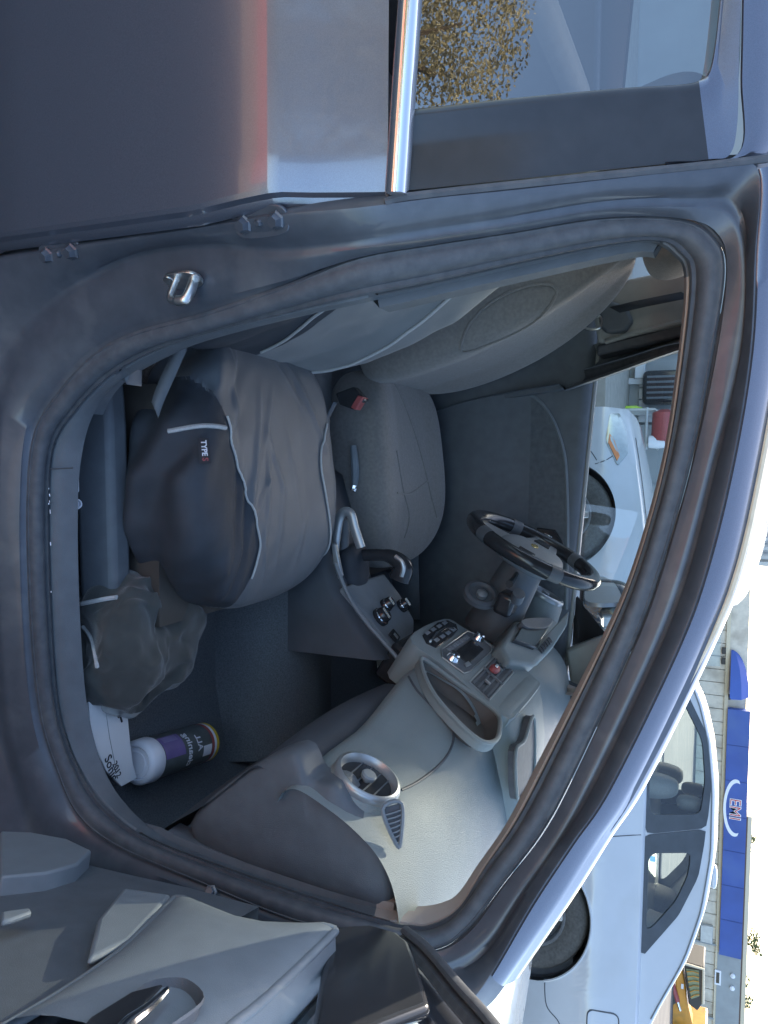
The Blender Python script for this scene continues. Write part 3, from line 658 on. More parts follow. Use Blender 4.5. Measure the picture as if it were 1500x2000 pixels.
# ------------------------------------------------------------------ dashboard
def dsec(y):
    """cross-section of the dash at y as (x, z), from the windshield down the rear face"""
    e = abs(y-.85)/.73
    k = max(0, min(1, (y-.40)/.30)) if y < .95 else max(0, min(1, (1.25-y)/.25)); k = k*k*(3-2*k)   # nearer the middle the face comes back a little
    dx = -.050*k
    dr = .05*max(0, e-.75)/.25
    return [(1.62, .965), (1.45, .985), (1.25, .980-dr*.1), (1.13+dx*.2, .965), (1.06+dx*.5+dr*.2, .940), (1.015+dx+dr*.3, .895), (.985+dx+dr*.3, .84), (.968+dx+dr*.3, .795), (.975+dx+dr*.3, .770), (.995+dx+dr*.3, .757)]
ysn = [.150+.01*i for i in range(141)]
BIN = [(0.6801, -0.1202), (0.6378, -0.0902), (0.5927, -0.0438), (0.5695, 0.015), (0.5767, 0.0377), (0.5923, 0.0549), (0.6256, 0.061), (0.6564, 0.0556), (0.6793, 0.0423), (0.6903, 0.0196), (0.6891, -0.0373), (0.6893, -0.0875)]
def in_poly(poly, f, z):
    c_ = False; n = len(poly)
    for i in range(n):
        (x1, y1), (x2, y2) = poly[i], poly[i-1]
        if (y1 > z) != (y2 > z) and f < (x2-x1)*(z-y1)/(y2-y1)+x1: c_ = not c_
    return c_
_sO = Vector((.966, .87, .907)); _sN = Vector((-.85, 0, .53)).normalized(); _sT = Vector((.53, 0, .85)).normalized()
db_ = MB().grid([[(x, y, z) for x, z in [tuple(p)[:2] for p in cr([(a, b, 0) for a, b in dsec(y)], 7)]] for y in ysn])
keep = []
for f in db_.f:                                    # the open bin is cut out of the dash skin
    c2 = sum((db_.v[i] for i in f), Vector())/4; d2 = c2-_sO
    if abs(d2.dot(_sN)) < .09 and in_poly(BIN, c2.y, d2.dot(_sT)): continue
    keep.append(f)
db_.f = keep
dash = db_.build('dashboard', M['plast_l'], car, 70)
# end panel beside the door seal
sec = [tuple(p)[:2] for p in cr([(a, b, 0) for a, b in dsec(.150)], 5)]
# darker lower dash with glove box and knee roll
lo = [(1.005, .772), (.972, .745), (.968, .70), (1.0, .66), (1.05, .60), (1.12, .50), (1.20, .44)]
ycut = [.17+.03*i for i in range(19)]
MB().grid([[(x-.015*math.sin(math.pi*min(1, max(0, (y-.17)/.54))), y, z) for x, z in [tuple(p)[:2] for p in cr([(a, b, 0) for a, b in lo], 4)]] for y in ycut]).build('glove_box', M['plast_k'], car, 60)
MB().grid([[(x+.02, y, z) for x, z in [tuple(p)[:2] for p in cr([(a, b, 0) for a, b in lo], 4)]] for y in [1.02+.05*i for i in range(12)]]).build('knee_panel', M['plast_d'], car, 60)
# dark end cap facing the open door
ec = [(1.0952, 0.16, 0.5609), (0.9923, 0.16, 0.6612), (0.9313, 0.16, 0.767), (0.9719, 0.16, 0.8044), (0.9742, 0.16, 0.8481), (1.0027, 0.16, 0.8714), (1.0325, 0.16, 0.9031), (1.0509, 0.16, 0.924), (1.0851, 0.16, 0.9379), (1.145, 0.16, 0.9418), (1.164, 0.16, 0.8968), (1.1565, 0.16, 0.7685), (1.144, 0.16, 0.6292)]
ec = [Vector((p[0], .175-.025*0, p[2])) for p in ec]
rim = cr(ec, 4, True); cen = sum(rim, Vector())/len(rim)
rows = [[lerp(p, cen, t)+Vector((0, o, 0)) for p in rim] for t, o in ((0, .06), (0, .01), (.03, .002), (.08, -.004), (.3, -.010), (.6, -.013), (.85, -.014))]
mb = MB().grid(rows, False, True); n0 = len(mb.v)-len(rim); mb.f.append(list(range(n0, n0+len(rim))))
mb.build('dash_end_cap', M['plast_d'], car, 60)
dtree = None
def dash_tree():
    g = MB().grid([[(x, y, z) for x, z in [tuple(p)[:2] for p in cr([(a, b, 0) for a, b in dsec(y)], 5)]] for y in ysn])
    return bvh(g)
dtree = dash_tree()
def on_dash(pts, d=(.52, 1.36, -.52), off=.002, back=.3): return drop(dtree, pts, d, back, off)
# upper glove-box lid: seam pressed into the dash
sm = on_dash(cr([(0.831, 0.3979, 0.88), (0.8827, 0.4508, 0.88), (0.9564, 0.5524, 0.88), (1.014, 0.6368, 0.88), (1.0474, 0.6549, 0.88), (1.0685, 0.6255, 0.88), (1.0732, 0.5561, 0.88), (1.0638, 0.4554, 0.88), (1.0497, 0.378, 0.88)], 6), off=.0002)
MB().tube(sm, .0028, 6).build('lid_seam', M['rubber'], dash)
# round side vents
def vent(c_, n_, r, parent, nm='side_vent'):
    c_ = Vector(c_); n_ = Vector(n_).normalized()
    v0 = MB().lathe([(r*1.42, -.07), (r*1.28, -.03), (r*1.18, -.002), (r*1.08, .008)], c_, n_, 40, False).build(nm, M['plast_l'], parent, 60)
    MB().lathe([(r*1.10, .004), (r*1.13, .013), (r*1.08, .019), (r*.98, .021), (r*.90, .014), (r*.86, .002)], c_, n_, 40, False).build('vent_ring', M['silver'], v0, 60)
    MB().lathe([(r*.88, .006), (r*.86, -.002), (0.001, -.004)], c_, n_, 32).build('vent_cup', M['plast_b'], v0, 60)
    u = Vector((0, 1, 0)); u = (u-n_*u.dot(n_)).normalized(); w_ = n_.cross(u)
    for k in (-.5, -.17, .17, .5):
        hw = r*math.sqrt(1-k*k)*.84
        rot = Matrix((u, w_, n_)).transposed()
        MB().box(c_+w_*r*k+n_*.003, (hw*2, .0022, .010), rot).build('vent_slat', M['plast_d'], v0)
    MB().lathe([(.006, .002), (.0065, .010), (.0125, .013), (.0135, .019), (.011, .022), (.003, .0225)], c_, n_, 20).build('vent_knob', M['plast_m'], v0)
v1 = Vector([(0.9884, 0.25, 0.8628)][0])
vent(v1+Vector((.010, .004, .0)), (-.90, -.02, .46), .053, car)
v2 = Vector([(0.8766, 1.47, 0.8972)][0])
vent(v2, (-.88, .1, .45), .056, car)
# side demister: triangular grille with fins
tri = [Vector(p) for p in [(1.0051, 0.195, 0.9186), (1.0003, 0.2161, 0.9421), (1.0539, 0.2019, 0.9466), (1.0574, 0.1963, 0.9412)]]
nd = Vector((-.25, -.75, .62)).normalized()
trc = sum(tri, Vector())/4
tt = [trc+(p-trc)*1.0 for p in tri]
to = cr(tt, 5, True)
dm = MB().tube([p+nd*.010 for p in to], .0035, 6, True).build('demister_grille', M['plast_m'], dash)
MB().prism([p+nd*.004 for p in tt], nd*.003).build('grille_back', M['rubber'], dm)
for k in range(6):
    t = .18+.13*k
    a = lerp(tt[1], tt[2], t); b = lerp(tt[0], tt[3], t)
    MB().tube([a+nd*.009, lerp(a, b, .5)+nd*.0115, b+nd*.009], .0014, 5).build('grille_fin', M['plast_m'], dm)

# centre stack: inclined panel, coordinates (y, t) on its plane
sO = Vector((.966, .87, .907)); sN = Vector((-.85, 0, .53)).normalized(); sT = Vector((.53, 0, .85)).normalized()
def SP(y, t, o=0): return Vector((sO.x, y, sO.z))+sT*t+sN*o
out_ = [(.745, -.19), (.735, -.10), (.72, 0), (.712, .065), (.72, .088), (.75, .10), (1.0, .10), (1.035, .085), (1.045, .03), (1.045, -.06), (1.02, -.14), (.985, -.19)]
mb = MB(); rim = cr([SP(y, t) for y, t in out_], 4, True)
ccen = SP(.88, -.04)
rows = [[p+sN*(-.10) for p in rim], [p-sN*.004 for p in rim], [lerp(p, ccen, .012)+sN*.002 for p in rim], [lerp(p, ccen, .05) +sN*.003 for p in rim]]
mb.grid(rows, False, True); n0 = len(mb.v)-len(rim); mb.f.append(list(range(n0, n0+len(rim))))
stack = mb.build('centre_stack', M['plast_l'], car, 50)
def frame(pts, o, depth, name, m_, r=.003, parent=None):
    P = [SP(y, t, o) for y, t in pts]
    return MB().prism(P, sN*depth).build(name, m_, parent or stack, bevel=r, seg=2)
# pair of vents with slats, divider and tabs
vq = [(.735, .036), (.968, .030), (.988, -.030), (.748, -.022)]
vb = frame(vq, .001, .003, 'vent_well', M['rubber'], .001)
def bil(q, a, b):
    A = (q[0][0]+(q[1][0]-q[0][0])*a, q[0][1]+(q[1][1]-q[0][1])*a); B = (q[3][0]+(q[2][0]-q[3][0])*a, q[3][1]+(q[2][1]-q[3][1])*a)
    return (A[0]+(B[0]-A[0])*b, A[1]+(B[1]-A[1])*b)
MB().tube([SP(*bil(vq, a, b), .004) for a, b in ((0, 0), (.5, 0), (1, 0), (1, 1), (.5, 1), (0, 1))], .0022, 6, True).build('vent_frame', M['silver'], vb)
for h0, h1 in ((.02, .485), (.515, .98)):
    for k in range(4):
        b = .14+.24*k
        MB().prism([SP(*bil(vq, h0, b-.035), .003), SP(*bil(vq, h1, b-.035), .003), SP(*bil(vq, h1, b+.035), .003), SP(*bil(vq, h0, b+.035), .003)], sN*.005).build('vent_slat', M['plast_d'], vb)
    MB().prism([SP(*bil(vq, (h0+h1)/2-.015, .36), .006), SP(*bil(vq, (h0+h1)/2+.015, .36), .006), SP(*bil(vq, (h0+h1)/2+.015, .62), .006), SP(*bil(vq, (h0+h1)/2-.015, .62), .006)], sN*.006).build('vent_tab', M['silver'], vb, bevel=.001)
MB().prism([SP(*bil(vq, .488, 0), .002), SP(*bil(vq, .512, 0), .002), SP(*bil(vq, .512, 1), .002), SP(*bil(vq, .488, 1), .002)], sN*.007).build('vent_divider', M['plast_m'], vb)
# radio: dark rounded display, keys, two chrome knobs
rq = [(.765, -.045), (.80, -.040), (.995, -.045), (1.02, -.055), (1.03, -.10), (1.005, -.125), (.80, -.122), (.765, -.105)]
rad = frame(rq, .001, .004, 'radio', M['plast_d'], .002)
MB().tube([SP(y, t, .005) for y, t in rq], .0018, 6, True).build('radio_rim', M['silver'], rad)
MB().prism([SP(y, t, .0045) for y, t in ((.825, -.055), (.965, -.060), (.972, -.100), (.828, -.098))], sN*.003).build('display', M['plast_b'], rad, bevel=.001)
for k in range(9):
    y = .818+.018*k
    MB().prism([SP(y, -.106, .005), SP(y+.013, -.106, .005), SP(y+.013, -.117, .005), SP(y, -.117, .005)], sN*.003).build('radio_key', M['plast_m'], rad, bevel=.001)
for y, t in ((.792, -.088), (1.008, -.092)):
    MB().lathe([(.0165, .003), (.0165, .008), (.0135, .012), (.0130, .020), (.0105, .0225), (.002, .0225)], SP(y, t), sN, 24).build('radio_knob', M['chrome'], rad, 40)
MB().prism([SP(.80, -.052, .006), SP(.83, -.049, .006), SP(.835, -.060, .006), SP(.808, -.062, .006)], sN*.003).build('usb_cover', M['silver'], rad, bevel=.001)
# keypad: two-row rounded panel split by a chrome bar
kq = [(.79, -.132), (.90, -.134), (.975, -.142), (1.0, -.157), (.985, -.180), (.93, -.188), (.80, -.178), (.775, -.155)]
kp = frame(kq, .001, .004, 'keypad', M['plast_b'], .002)
MB().tube([SP(.80, -.154, .006), SP(.86, -.162, .008), (SP(.92, -.162, .008)), SP(.955, -.150, .006)], .003, 8).build('chrome_bar', M['chrome'], kp)
for i in range(4):
    for j in range(2):
        y = .815+.042*i; t = -.143-.028*j+(.0)
        MB().prism([SP(y, t, .0045), SP(y+.026, t-.001, .0045), SP(y+.026, t-.010, .0045), SP(y, t-.010, .0045)], sN*.002).build('key', M['plast_m'], kp, bevel=.001)
# ridge over the stack towards the windshield with a dark recessed tray
rt_ = [(1.1344, 0.8497, 0.9664), (1.1305, 0.9214, 0.9732), (1.0632, 0.9827, 0.9726), (1.0835, 1.0009, 0.9764), (1.1654, 0.9846, 0.983), (1.2295, 0.9495, 0.9859), (1.2462, 0.8863, 0.9812), (1.2381, 0.8391, 0.9757)]
rdg = []
for x, z, hw in ((1.005, .985, .15), (1.06, .998, .155), (1.14, 1.006, .15), (1.22, 1.008, .13), (1.32, 1.004, .10), (1.42, .992, .07)):
    rdg.append([(x, .875-hw-.012, z-.05), (x, .875-hw, z-.012), (x, .875-hw+.012, z-.001), (x, .875-hw*.3, z), (x, .875+hw*.3, z), (x, .875+hw-.012, z-.001), (x, .875+hw, z-.012), (x, .875+hw+.012, z-.05)])
rdg.insert(0, [(p[0]-.012, p[1], p[2]-.03) for p in rdg[0]])
mb = MB().grid(rdg); mb.f.append(list(range(8)))
ridge = mb.build('stack_hood', M['plast_l'], car, 60)
ty = [(1.075, .79), (1.10, .755), (1.24, .785), (1.30, .82), (1.28, .88), (1.13, .90), (1.085, .87)]
tcv = cr([(1.0675, 0.6811, 1.009), (1.0687, 0.7578, 1.009), (1.0382, 0.8388, 1.009), (1.0965, 0.8643, 1.009), (1.1823, 0.8506, 1.009), (1.1878, 0.7574, 1.009), (1.1725, 0.7016, 1.009)], 5, True)
tray = MB().prism([p+Vector((0, 0, -.012)) for p in tcv], (0, 0, .016)).build('tray_mat', M['rubber'], ridge)
MB().tube([p+Vector((0, 0, .005)) for p in tcv], .004, 6, True).build('tray_rim', M['plast_l'], tray)
# open bin beside the stack on the passenger side: lip around a dark pocket
bn = [(0.6909, -0.1307), (0.6322, -0.096), (0.5826, -0.0448), (0.5554, 0.018), (0.5476, 0.0648), (0.5589, 0.0892), (0.5978, 0.1009), (0.6523, 0.0921), (0.7046, 0.0712), (0.7117, 0.0256), (0.7036, -0.0403), (0.7014, -0.0955)]
bp3 = cr([SP(y, t, .002) for y, t in bn], 4, True)
bin_o = MB().tube(bp3, .0052, 8, True).build('storage_bin', M['plast_l'], car)
bc_ = sum(bp3, Vector())/len(bp3)
rows = [[p for p in bp3], [lerp(p, bc_, .06)-sN*.012 for p in bp3], [lerp(p, bc_, .2)-sN*.035 for p in bp3]]
mb = MB().grid(rows, False, True); n0 = len(mb.v)-len(bp3); mb.f.append(list(range(n0, n0+len(bp3))))
mb.build('bin_pocket', mat('brown_grey_plastic', (.085, .078, .072), .6), bin_o, 60)
rows = [[p for p in bp3], [lerp(p, bc_, -.03)-sN*.008 for p in bp3], [lerp(p, bc_, -.035)-sN*.02 for p in bp3]]
MB().grid(rows, False, True).build('bin_wall', M['plast_l'], bin_o, 60)

# lower panel with three heater knobs, nook above it
kO = Vector((.843, .87, .623)); kN = Vector((-.6, 0, .8)); kT = Vector((.8, 0, .6))
def KP(y, t, o=0): return Vector((kO.x, y, kO.z))+kT*t+kN*o
kpts = [(.775, -.10), (.785, -.05), (.815, .06), (.84, .118), (.87, .125), (.99, .07), (1.02, .05), (1.035, -.03), (1.02, -.10)]
kpan = MB().prism([KP(y, t, -.05) for y, t in kpts], kN*.05).build('heater_panel', M['plast_m'], car, bevel=.006, seg=3)
for y, t, r in ((.848, .006, .024), (.912, -.016, .018), (.995, .002, .018)):
    kn = MB().lathe([(r, .0), (r, .008), (r*.86, .011), (r*.8, .022), (r*.7, .025), (.002, .025)], KP(y, t), kN, 28).build('heater_knob', M['plast_b'], kpan, 40)
    MB().lathe([(r*.90, .0085), (r*.95, .0105), (r*.88, .0125), (r*.82, .012)], KP(y, t), kN, 28, False).build('knob_ring', M['chrome'], kn)
    MB().box(KP(y, t, .026), (r*1.2, .003, .003), Matrix((kT, Vector((0, 1, 0)), kN)).transposed()).build('knob_pointer', M['chrome'], kn)
MB().prism([KP(y, t, .001) for y, t in ((.835, .052), (.875, .045), (.882, .072), (.845, .085))], kN*.004).build('blank_switch', M['plast_b'], kpan, bevel=.002)
MB().prism([KP(y, t, .005) for y, t in ((.855, .058), (.865, .056), (.868, .07), (.858, .073))], kN*.001).build('switch_mark', M['silver'], kpan)
MB().box((.955, .90, .70), (.10, .22, .09), Matrix.Rotation(R(32), 3, 'Y')).build('nook', M['plast_b'], car, bevel=.01)
# console: sides, dark top, handbrake, gear lever
con = [(.50, .47), (.60, .50), (.70, .53), (.78, .56), (.86, .62), (.93, .68)]
rows = [[(x, .87-.115, .30), (x, .87-.112, z-.03), (x, .87-.098, z-.006), (x, .87-.08, z), (x, .87+.08, z), (x, .87+.098, z-.006), (x, .87+.112, z-.03), (x, .87+.115, .30)] for x, z in con]
rows.insert(0, [(p[0]-.02, p[1], p[2]-.03 if p[2] > .31 else p[2]) for p in rows[0]])
mb = MB().grid(rows); mb.f.append(list(range(8)))
console = mb.build('centre_console', M['plast_k'], car, 50)
edge_ = [(0.706, 0.758, 0.5508), (0.7597, 0.758, 0.5741), (0.8008, 0.758, 0.5986), (0.8408, 0.758, 0.6322), (0.8851, 0.758, 0.6785), (0.9233, 0.758, 0.7176)]
MB().tube(cr(edge_, 4), .005, 6).build('console_edge', M['plast_m'], console)
hbk = cr([(0.7378, 0.8, 0.5224), (0.6619, 0.8, 0.5292), (0.6051, 0.8, 0.5389), (0.586, 0.8, 0.5527), (0.5903, 0.8, 0.5706), (0.6222, 0.8, 0.5803), (0.6709, 0.8, 0.5983)], 6)
MB().tube(hbk, [.0075]*len(hbk), 10, flat=1.6).build('handbrake_surround', M['silver'], console)
hl = [Vector(p) for p in [(0.676, 0.82, 0.5374), (0.6852, 0.82, 0.5543), (0.7274, 0.82, 0.5263), (0.7153, 0.82, 0.5149)]]
MB().prism([(0.6583, 0.765, 0.5347), (0.6602, 0.765, 0.5471), (0.7367, 0.765, 0.5651), (0.7461, 0.765, 0.5542), (0.7074, 0.765, 0.5403)], (0, .012, 0)).build('side_insert', M['silver'], console, bevel=.003)
MB().tube([(0.6846, 0.84, 0.5332), (0.6397, 0.84, 0.5358), (0.6079, 0.84, 0.5343)], .012, 10).build('handbrake_lever', M['plast_d'], console)
gl_ = cr([(0.7001, 0.87, 0.5442), (0.6965, 0.87, 0.5867), (0.6946, 0.87, 0.6216), (0.6982, 0.87, 0.6492), (0.7121, 0.87, 0.6725), (0.7269, 0.87, 0.678), (0.7528, 0.87, 0.6701)], 6)
ng = len(gl_)
MB().tube(gl_, [.011+.010*min(1, max(0, (i/ng-.35)*2.2)) for i in range(ng)], 12, flat=1.35).build('gear_lever', M['plast_b'], console)
MB().tube(cr([(0.6928, 0.852, 0.6662), (0.7044, 0.852, 0.6825), (0.7216, 0.852, 0.688), (0.7419, 0.852, 0.6828)], 4), .0055, 8).build('lever_cap', M['silver'], console)
pillow(10, (.12, .11, .06), 3, (.73, .87, .545)).build('gaiter', M['cover_d'], console)

# ------------------------------------------------------------------ steering wheel, column, cluster
SW = Vector((.70, 1.225, .92)); sdw = Vector((.45, 0, .89)).normalized(); sn_ = Vector((-.89, 0, .45)).normalized(); sy = Vector((0, 1, 0))
ring_ = [SW+(sdw*math.cos(2*math.pi*k/64)+sy*math.sin(2*math.pi*k/64))*.180 for k in range(64)]
wheel = MB().tube(ring_, .0205, 14, True).build('steering_wheel', M['plast_b'], car, 60)
for a0, a1 in ((50, 62), (118, 130), (230, 242), (298, 310)):
    MB().tube([SW+(sdw*math.cos(R(a))+sy*math.sin(R(a)))*.180 for a in range(a0, a1, 2)], .0212, 14).build('rim_grip', M['plast_d'], wheel)
pillow(12, (.185, .225, .065), 3, SW-sn_*.024, rot=Matrix((sdw, sy, sn_)).transposed()).build('airbag_cover', M['plast_m'], wheel, 80)
for s in (-1, 1):
    MB().prism([SW+sdw*a+sy*s*b-sn_*.02 for a, b in ((.055, .07), (.038, .168), (-.035, .172), (-.05, .07))], sn_*.022).build('wheel_spoke', M['silver'], wheel, bevel=.006, seg=3)
    MB().prism([SW+sdw*a+sy*s*b+sn_*.002 for a, b in ((.026, .085), (.02, .135), (-.016, .135), (-.022, .085))], sn_*.006).build('switch_pad', M['plast_b'], wheel, bevel=.002)
MB().prism([SW+sdw*a+sy*b-sn_*.025 for a, b in ((-.05, -.065), (-.172, -.05), (-.172, .05), (-.05, .065))], sn_*.018).build('lower_spoke', M['silver'], wheel, bevel=.005, seg=3)
# bow-tie badge
bt = [(-.024, .007), (-.009, .007), (-.007, .012), (.011, .012), (.009, .007), (.024, .007), (.020, -.007), (.007, -.007), (.005, -.012), (-.013, -.012), (-.011, -.007), (-.028, -.007)]
MB().prism([SW+sn_*.006+sy*-a*.9+sdw*b*.9 for a, b in bt], sn_*.004).build('badge', M['gold'], wheel, bevel=.001)
MB().lathe([(.055, 0), (.06, -.06), (.065, -.14), (.075, -.24)], SW-sn_*.03, sn_, 20).build('column_shroud', M['plast_d'], car, 60)
MB().tube([SW-sn_*.07+sy*-.05, SW-sn_*.075+sy*-.12+sdw*.01, SW-sn_*.075+sy*-.175+sdw*.015], [.006, .008, .010], 8).build('wiper_stalk', M['plast_b'], car)
MB().tube([SW-sn_*.07+sy*.05, SW-sn_*.075+sy*.12+sdw*.01, SW-sn_*.075+sy*.175+sdw*.015], [.006, .008, .010], 8).build('indicator_stalk', M['plast_b'], car)
# instrument pod with flat dark screen, visor and ribbed side
pn = Vector((-.72, -.05, .69)).normalized()
po = [(0.9067, 0.9736, 0.9079), (0.8826, 1.173, 0.8971), (0.9137, 1.4007, 0.9461), (0.9423, 1.4382, 0.9787), (0.9623, 1.2185, 0.9836), (0.9689, 1.0518, 0.9784), (0.9405, 0.9463, 0.9411)]
pod = MB().prism([Vector(p)-pn*.012 for p in po], -pn*.10).build('instrument_pod', M['plast_l'], car, bevel=.012, seg=4)
MB().prism([(0.9127, 1.0382, 0.9188), (0.895, 1.1862, 0.911), (0.9195, 1.3679, 0.9498), (0.9334, 1.2441, 0.9553), (0.9448, 1.113, 0.9577)], -pn*.02).build('display', M['plast_b'], pod, bevel=.002)
dr_ = [Vector(p) for p in [(0.8861, 1.1517, 0.908), (0.8917, 1.2337, 0.9198), (0.9131, 1.3493, 0.9505), (0.9221, 1.2742, 0.9545), (0.9052, 1.16, 0.9285)]]
MB().prism(cr(dr_, 4, True), -pn*.02).build('dial', M['plast_d'], pod, bevel=.002)
MB().prism([(0.952, 1.1537, 0.9474), (0.8637, 1.2357, 1.0197), (0.9, 1.2188, 1.0181), (0.9531, 1.1787, 0.99), (0.9887, 1.1449, 0.9596), (0.9919, 1.1314, 0.9395)], (.02, .02, -.012)).build('pod_visor', M['plast_l'], pod, bevel=.004, seg=3)
MB().prism([(0.9294, 1.0806, 0.8799), (0.9303, 1.1099, 0.9052), (0.9535, 1.1372, 0.9511), (0.9682, 1.1158, 0.9481), (0.9537, 1.0786, 0.9026)], (.01, .01, -.008)).build('pod_lip', M['silver'], pod, bevel=.003)
rb = [Vector(p) for p in [(0.963, 1.1469, 0.9601), (0.9358, 1.1717, 0.9815)]]
for k in range(6):
    p = lerp(rb[0], rb[1], k/5)
    MB().box(p, (.016, .010, .004), Matrix.Rotation(R(-40), 3, 'Y')).build('pod_rib', M['rubber'], pod)
MB().lathe([(.048, 0), (.046, .012), (.036, .016), (.03, .008), (.001, .006)], Vector([(0.819, 1.1, 0.8088)][0]), (-.75, -.45, .4), 28).build('speaker_pod', M['plast_d'], car)
MB().lathe([(.014, 0), (.015, .012), (.010, .016), (.001, .016)], Vector([(0.817, 1.09, 0.8145)][0]), (-.75, -.45, .4), 20).build('speaker_dome', M['silver'], car)
MB().box(Vector([(0.8326, 1.1, 0.8814)][0]), (.06, .07, .05), Matrix.Rotation(R(20), 3, 'Y')).build('ignition_housing', M['plast_b'], car, bevel=.012, seg=3)
MB().lathe([(.017, 0), (.016, .03), (.001, .032)], Vector([(0.8189, 1.08, 0.9107)][0]), (-.7, -.6, .4), 16).build('ignition_lock', M['plast_d'], car)
# driver-side A-pillar trim foot
MB().prism([(1.0618, 1.6, 0.9466), (1.001, 1.6, 1.0644), (1.1434, 1.6, 1.099), (1.2579, 1.6, 0.9752)], (0, .05, 0)).build('pillar_foot_trim', M['trim_g'], car, bevel=.01)
# inside mirror hangs from the windshield
pillow(10, (.05, .24, .075), 3.5, (.70, .87, 1.30)).build('rearview_mirror', M['plast_b'], car)

# ------------------------------------------------------------------ things lying in the car
fb = Vector((.935, .875, .90))
P_ = SP(.878, -.004, .012)
fr_ = MB().lathe([(.018, 0), (.0195, .005), (.016, .010), (.006, .012), (.001, .012)], Vector((0, 0, 0)), sN, 28)
for q in fr_.v: q.y *= 1.15; q -= sT*q.dot(sT)*.35
o = MB(); o.v = [P_+q for q in fr_.v]; o.f = fr_.f
afo = o.build('air_freshener', M['red'], None, 60); tag(afo, 'small pink red air freshener clipped to the centre dash vent', 'air freshener')
MB().box(P_+sN*.013, (.008, .018, .004), Matrix((sT, Vector((0, 1, 0)), sN)).transposed()).build('clear_cap', M['chrome'], afo, bevel=.002)

# wipes canister on the floor, cap towards the door
FLZ = .277
ca_ = Vector((1.075, .325, FLZ+.047)); cb_ = Vector((1.105, .545, FLZ+.047)); axs = (cb_-ca_).normalized()
can = thing('wipes_canister', 'dark cylindrical wipes canister with white cap lying on the passenger floor', 'canister', ca_)
L = (cb_-ca_).length
lab = MB().lathe([(.042, .03), (.043, .034), (.043, L-.028), (.043, L-.027)], ca_, axs, 40, False).build('label', M['label_d'], can, 50)
MB().lathe([(.001, -.004), (.030, -.004), (.031, -.001), (.0335, -.001), (.0345, -.006), (.042, -.004), (.0455, .002), (.0465, .028), (.045, .032), (.04, .033)], ca_, axs, 40).build('cap', M['whiteplast'], can, 50)
MB().lathe([(.002, -.0055), (.022, -.0055), (.023, -.004), (.023, -.002)], ca_, axs, 32).build('cap_lid', M['whiteplast'], can, 50)
MB().lathe([(.043, L-.027), (.043, L-.018)], ca_, axs, 40, False).build('red_band', M['red'], can)
MB().lathe([(.043, L-.018), (.043, L-.010)], ca_, axs, 40, False).build('white_band', M['whiteplast'], can)
MB().lathe([(.043, L-.010), (.0435, L-.002), (.041, L), (.001, L)], ca_, axs, 40).build('base_band', M['yellow'], can)
def onlab(a, h, r=.0434):
    u = Vector((0, 0, 1)); u = (u-axs*u.dot(axs)).normalized(); v_ = axs.cross(u)      # a=0 on top
    return ca_+axs*h+(u*math.cos(a)+v_*math.sin(a))*r
def patch(a0, a1, h0, h1, nm, m_, r=.0434):
    rows = [[onlab(a0+(a1-a0)*i/10, h0+(h1-h0)*j/3, r) for j in range(4)] for i in range(11)]
    return MB().grid(rows).build(nm, m_, can, 50)
patch(-1.3, -.1, .036, .10, 'purple_print', M['purple'])
patch(-1.25, -.9, .045, .09, 'pale_print', mat('lilac_print', (.26, .22, .42), .45), .0436)
patch(-.2, .35, L-.060, L-.03, 'white_print', M['whiteplast'], .0436)
def curved_text(body, size, a, h, m_, nm):
    o_ = text(nm, body, size, m_, (0, 0, 0), (1, 0, 0), (0, 1, 0), None, .0002, bold=.0004)
    for v_ in o_.data.vertices:
        x, y = v_.co.x, v_.co.y
        q = onlab(a-x/.0434, h+y, .0438+v_.co.z)
        v_.co = q
    o_.parent = can; o_.matrix_parent_inverse = can.matrix_world.inverted()
curved_text('cleaning', .024, -.25, .118, M['whiteplast'], 'print_text')
curved_text('ALL', .022, -.45, .150, M['whiteplast'], 'print_text')
for k in range(3): curved_text('wipes wipes'[:11], .007, .25, .045+.011*k, M['silver'], 'print_text') if k < 0 else None

# white booklet lying on the sill-side carpet
bkp = [(0.9048, 0.1817, 0.335), (0.9561, 0.1855, 0.335), (1.0045, 0.1999, 0.335), (1.0521, 0.2226, 0.335), (1.0987, 0.2631, 0.335), (1.0977, 0.3068, 0.335), (1.0632, 0.2957, 0.335), (1.0088, 0.288, 0.335), (0.9409, 0.2808, 0.335)]
book = MB().prism([Vector(p)+Vector((0, 0, -.004)) for p in bkp], (0, 0, .006)).build('booklet', M['paper'], None, bevel=.001)
tag(book, 'white paper booklet on the passenger floor beside the door sill', 'booklet')
c2 = Vector([(1.0512, 0.2349, 0.3375)][0]); c3 = Vector([(1.0597, 0.2499, 0.3375)][0])
ta = Vector([(1.0717, 0.2413, 0.3375)][0])-Vector([(1.0299, 0.2259, 0.3375)][0])
text('cover_text', 'Sonic', .026, M['ink'], c2, ta, Vector((-ta.y, ta.x, 0)), book)
text('cover_text', '2012', .018, M['ink'], c3, ta, Vector((-ta.y, ta.x, 0)), book)
mb = MB()
for a, b in (((232,1392),(238,1410)), ((236,1386),(246,1382)), ((234,1396),(230,1402))):
    q = [(0.9504, 0.2585, 0.337), (0.971, 0.2665, 0.337), (0.946, 0.2642, 0.337), (0.9461, 0.2784, 0.337), (0.9552, 0.2612, 0.337), (0.9596, 0.2555, 0.337)]
mb.tube([q[0], q[1]], .0022, 5); mb.tube([q[2], q[3]], .002, 5); mb.tube([q[4], q[5]], .002, 5)
mb.build('cover_mark', M['ink'], book)
MB().tube([(0.933, 0.2233, 0.337), (0.9905, 0.2327, 0.337), (1.0559, 0.2478, 0.337)], .0008, 4).build('fold_line', M['silver'], book)

